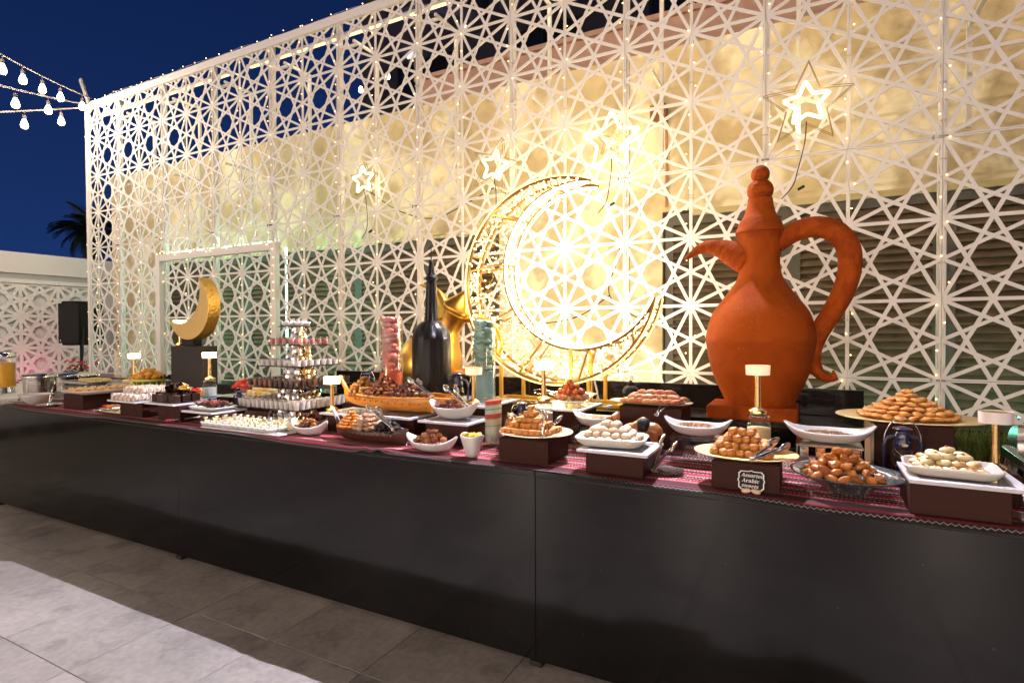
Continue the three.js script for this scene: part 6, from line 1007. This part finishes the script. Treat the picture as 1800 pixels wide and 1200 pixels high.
  const bg = new THREE.ShapeGeometry(ol(0.97), 6), bp = bg.attributes.position, bu = bg.attributes.uv; for (let i = 0; i < bp.count; i++) bu.setXY(i, (bp.getX(i) + 0.042) / 0.084, (bp.getY(i) + 0.034) / 0.068);
  const lean = (o, z) => { o.position.set(0, 0.043, z); o.rotation.x = -0.08; return o; };
  lean(part(sg, 'frame', [at(new THREE.ExtrudeGeometry(frame, { depth: 0.003, bevelEnabled: false }), 0, 0, 0)], mat([0.80, 0.78, 0.75], 0.5)), 0); lean(part(sg, 'board', [bg], mat([1, 1, 1], 0.75, { map: ct })), 0.001); lean(part(sg, 'back', [rb(0.078, 0.058, 0.002, 0.0005, 0, 0, -0.002)], M.black), 0);
  part(sg, 'foot', [at(sp(0.015, -0.017, 0, 0, 1.15, 0.6, 0.6), 0, 0.009, 0.006, 0, 0, 0.2), at(sp(0.015, 0.017, 0, 0, 1.15, 0.6, 0.6), 0, 0.009, 0.006, 0, 0, -0.2)], mat([0.72, 0.55, 0.38], 0.5));
  sandJar('glass jar of orange and cream sand in front of the terracotta pot', -0.173, 2.60, 0.235, [[0.30, [0.70, 0.66, 0.64], 0], [0.34, [0.70, 0.32, 0.03], 0.15], [0.36, [0.80, 0.62, 0.36], 0]]); lamp('dim brass table lamp on the orange sand jar, in front of the terracotta pot', -0.178, TY + 0.238, 2.60, 'dim');
  // glass bowl of dates
  const gd = thing('glass_bowl', 'wide dark glass bowl of stuffed dates at the front right', 'bowl', 0.138, TY, 2.40);
  part(gd, 'bowl', [lathe([[0, 0.004], [0.07, 0.002], [0.075, 0.008], [0.10, 0.03], [0.15, 0.055], [0.186, 0.070], [0.188, 0.074], [0.18, 0.073], [0.148, 0.062], [0.098, 0.038], [0.07, 0.016], [0, 0.013]], 56)], mat([0.50, 0.56, 0.54], 0.04, { transmission: 0.9, thickness: 0, ior: 1.5 }));
  pieces('stuffed_date', 'ridged glossy brown date in the wide glass bowl', 'date', 'dates in the wide glass bowl', [0, 1].map(() => { const g = lump(0.0142, 1.85, 0.95, 1, 0.06, 18, 12), p = g.attributes.position; for (let i = 0; i < p.count; i++) { const k = 1 + 0.07 * Math.sin(Math.atan2(p.getY(i), p.getZ(i)) * 9); p.setY(i, p.getY(i) * k); p.setZ(i, p.getZ(i) * k); } g.computeVertexNormals(); return g; }), [mat([0.36, 0.115, 0.02], 0.22), mat([0.29, 0.085, 0.015], 0.2), mat([0.42, 0.15, 0.03], 0.25)], mound(0.125, TY + 0.050, 2.40, 0.115, 0.095, 0.098, 0.040, 0.021, 0.7).map((s) => [...s, rr(0, 6.28), rr(-0.4, 0.4), rr(-0.6, 0.6)]));
  wireTongs('steel wire tongs over the right rim of the wide glass bowl', [0.295, 0.945, 2.30], [0.20, 0.94, 2.40], 0.16, 0.5);
  // cookies
  riser(0.262, 2.80, 0.27, 0.26, 0.203, brownBox('tall, under the big round cookie tray')); solo('box_side', 'pale upright side board at the left edge of the cookie box', 'board', [uvm(rb(0.014, 0.20, 0.25, 0.002, 0, 0.1, 0))], mat([0.45, 0.36, 0.27], 0.6, bump(T.grain, 0.0005, 2)), 0.253, TY, 2.925);
  roundPlate('gold_tray', 'big round golden tray of round biscuits at the right', 0.395, TY + 0.206, 2.93, 0.272, goldPlate, 0.86);
  const kk = []; [[0.165, 24], [0.14, 20], [0.11, 15], [0.08, 11], [0.05, 6], [0.022, 3], [0, 1]].forEach(([r, c], l) => { for (let i = 0; i < c; i++) { const a = (i + 0.5 * (l % 2)) / c * 6.283; kk.push([0.39 + r * Math.cos(a) + rr(-0.004, 0.004), TY + 0.231 + l * 0.0165, 2.92 + r * 0.8 * Math.sin(a) + rr(-0.004, 0.004), rr(0, 6), rr(-0.22, 0.22), rr(-0.22, 0.22)]); } });
  pieces('biscuit', 'round golden biscuit in the heap on the big golden tray', 'biscuit', 'biscuits on the big golden tray', [lump(0.0235, 1, 0.42, 1, 0.03, 18, 10), lump(0.0225, 1, 0.48, 1, 0.03, 18, 10)], [F.cookie, F.crust2, F.cookie], kk);
  lantern('dark blue hurricane lantern in front of the cookie box', 0.335, TY, 2.62, 0.15, true, 0.98);
  // right end
  riser(0.304, 2.205, 0.257, 0.22, 0.104, brownBox('at the right end under the pale pastries')); tile(0.298, 2.17, 0.30, 0.275, TY + 0.106, whiteTile('at the right end under the pale pastries'));
  solo('square_dish', 'ribbed square glass dish of pale folded pastries at the right end', 'dish', dish(0.265, 0.20, 0.03, { e: 0.35, base: 0.74 }), mat([0.62, 0.57, 0.50], 0.25, { clearcoat: 0.3 }), 0.427, TY + 0.117, 2.315, -0.08);
  const pp = []; [[5, 4], [4, 3], [3, 2], [1, 1]].forEach(([a, b], l) => { for (let i = 0; i < a; i++) for (let k = 0; k < b; k++) pp.push([0.418 + (i - (a - 1) / 2) * 0.037 + rr(-0.004, 0.004), TY + 0.142 + l * 0.018, 2.31 + (k - (b - 1) / 2) * 0.04 + rr(-0.004, 0.004), rr(-0.9, 0.9), rr(-0.2, 0.2), rr(-0.25, 0.25)]); });
  pieces('pastry', 'pale folded pastry in the pile on the glass dish at the right end', 'pastry', 'pale pastries at the right end', [G([lump(0.0215, 1.08, 0.62, 0.9, 0.06, 16, 10)]), lump(0.020, 1.2, 0.6, 0.82, 0.08, 16, 10)], [F.pastry, mat([0.80, 0.68, 0.42], 0.45, { map: T.bake })], pp);
  pieces('pistachio_crumb', 'green pistachio fleck on the pale pastries', 'pistachio', 'pistachio flecks on the pale pastries', [lump(0.004, 1.4, 0.7, 1, 0.2, 7, 5)], [mat([0.16, 0.17, 0.03], 0.7), mat([0.36, 0.10, 0.03], 0.6)], pp.filter((p, i) => i % 2 === 0).map(([a, b, c]) => [a + rr(-0.006, 0.006), b + 0.0125, c - 0.004]));
  riser(0.53, 2.45, 0.12, 0.11, 0.10, brownBox('small, under the unlit lamp at the right end')); lamp('unlit white-shaded brass lamp at the right end of the table', 0.587, TY + 0.103, 2.50, 'off');
  const ch = thing('chafing_dish', 'chrome roll top chafing dish at the right edge', 'chafing dish', 0.93, TY, 2.62, -0.05);
  part(ch, 'roll_lid', [(() => { const g = new THREE.CylinderGeometry(0.15, 0.15, 0.50, 32, 1, false, 0, Math.PI); g.rotateZ(Math.PI / 2); g.rotateX(-Math.PI / 2); g.scale(1, 0.62, 1); g.translate(0, 0.155, 0); return g; })()], M.steel); part(ch, 'pan', [rb(0.53, 0.045, 0.32, 0.01, 0, 0.13, 0)], M.steel);
  for (const x of [-0.25, 0.25]) for (const z of [-0.14, 0.14]) part(ch, 'leg', [tube([[x, 0.125, z], [x * 1.04, 0.06, z * 1.05], [x * 1.08, 0.005, z * 1.1]], 0.009, 16, 8)], M.steel); part(ch, 'handle', [tube([[-0.05, 0.185, 0.15], [-0.05, 0.19, 0.19], [0.05, 0.19, 0.19], [0.05, 0.185, 0.15]], 0.007, 30, 8)], M.steel);
  const bn = part(ch, 'burner', [cy(0.04, 0.04, 0.05, -0.1, 0.03, 0, 24)], M.steel); part(bn, 'rim', [at(new THREE.TorusGeometry(0.04, 0.003, 6, 28), -0.1, 0.055, 0, Math.PI / 2)], M.steelBrush);
  solo('steel_plate', 'oval steel plate at the right end of the front edge', 'plate', [(() => { const g = lathe([[0, 0.004], [0.06, 0.003], [0.085, 0.010], [0.087, 0.012], [0.06, 0.007], [0, 0.007]], 44); g.scale(1.3, 1, 0.8); return g; })()], M.steel, 0.68, TY, 2.28);
  const pm = thing('pepper_mill', 'squat black pot standing on the oval steel plate', 'pot', 0.665, TY + 0.013, 2.29); part(pm, 'body', [smoothLathe([[0, 0.001], [0.034, 0.001], [0.038, 0.02], [0.036, 0.045], [0.02, 0.058], [0, 0.06]], 28, 24)], M.black); part(pm, 'knob', [sp(0.008, 0, 0.065, 0)], M.steel);
}
renderer.render(scene, camera);
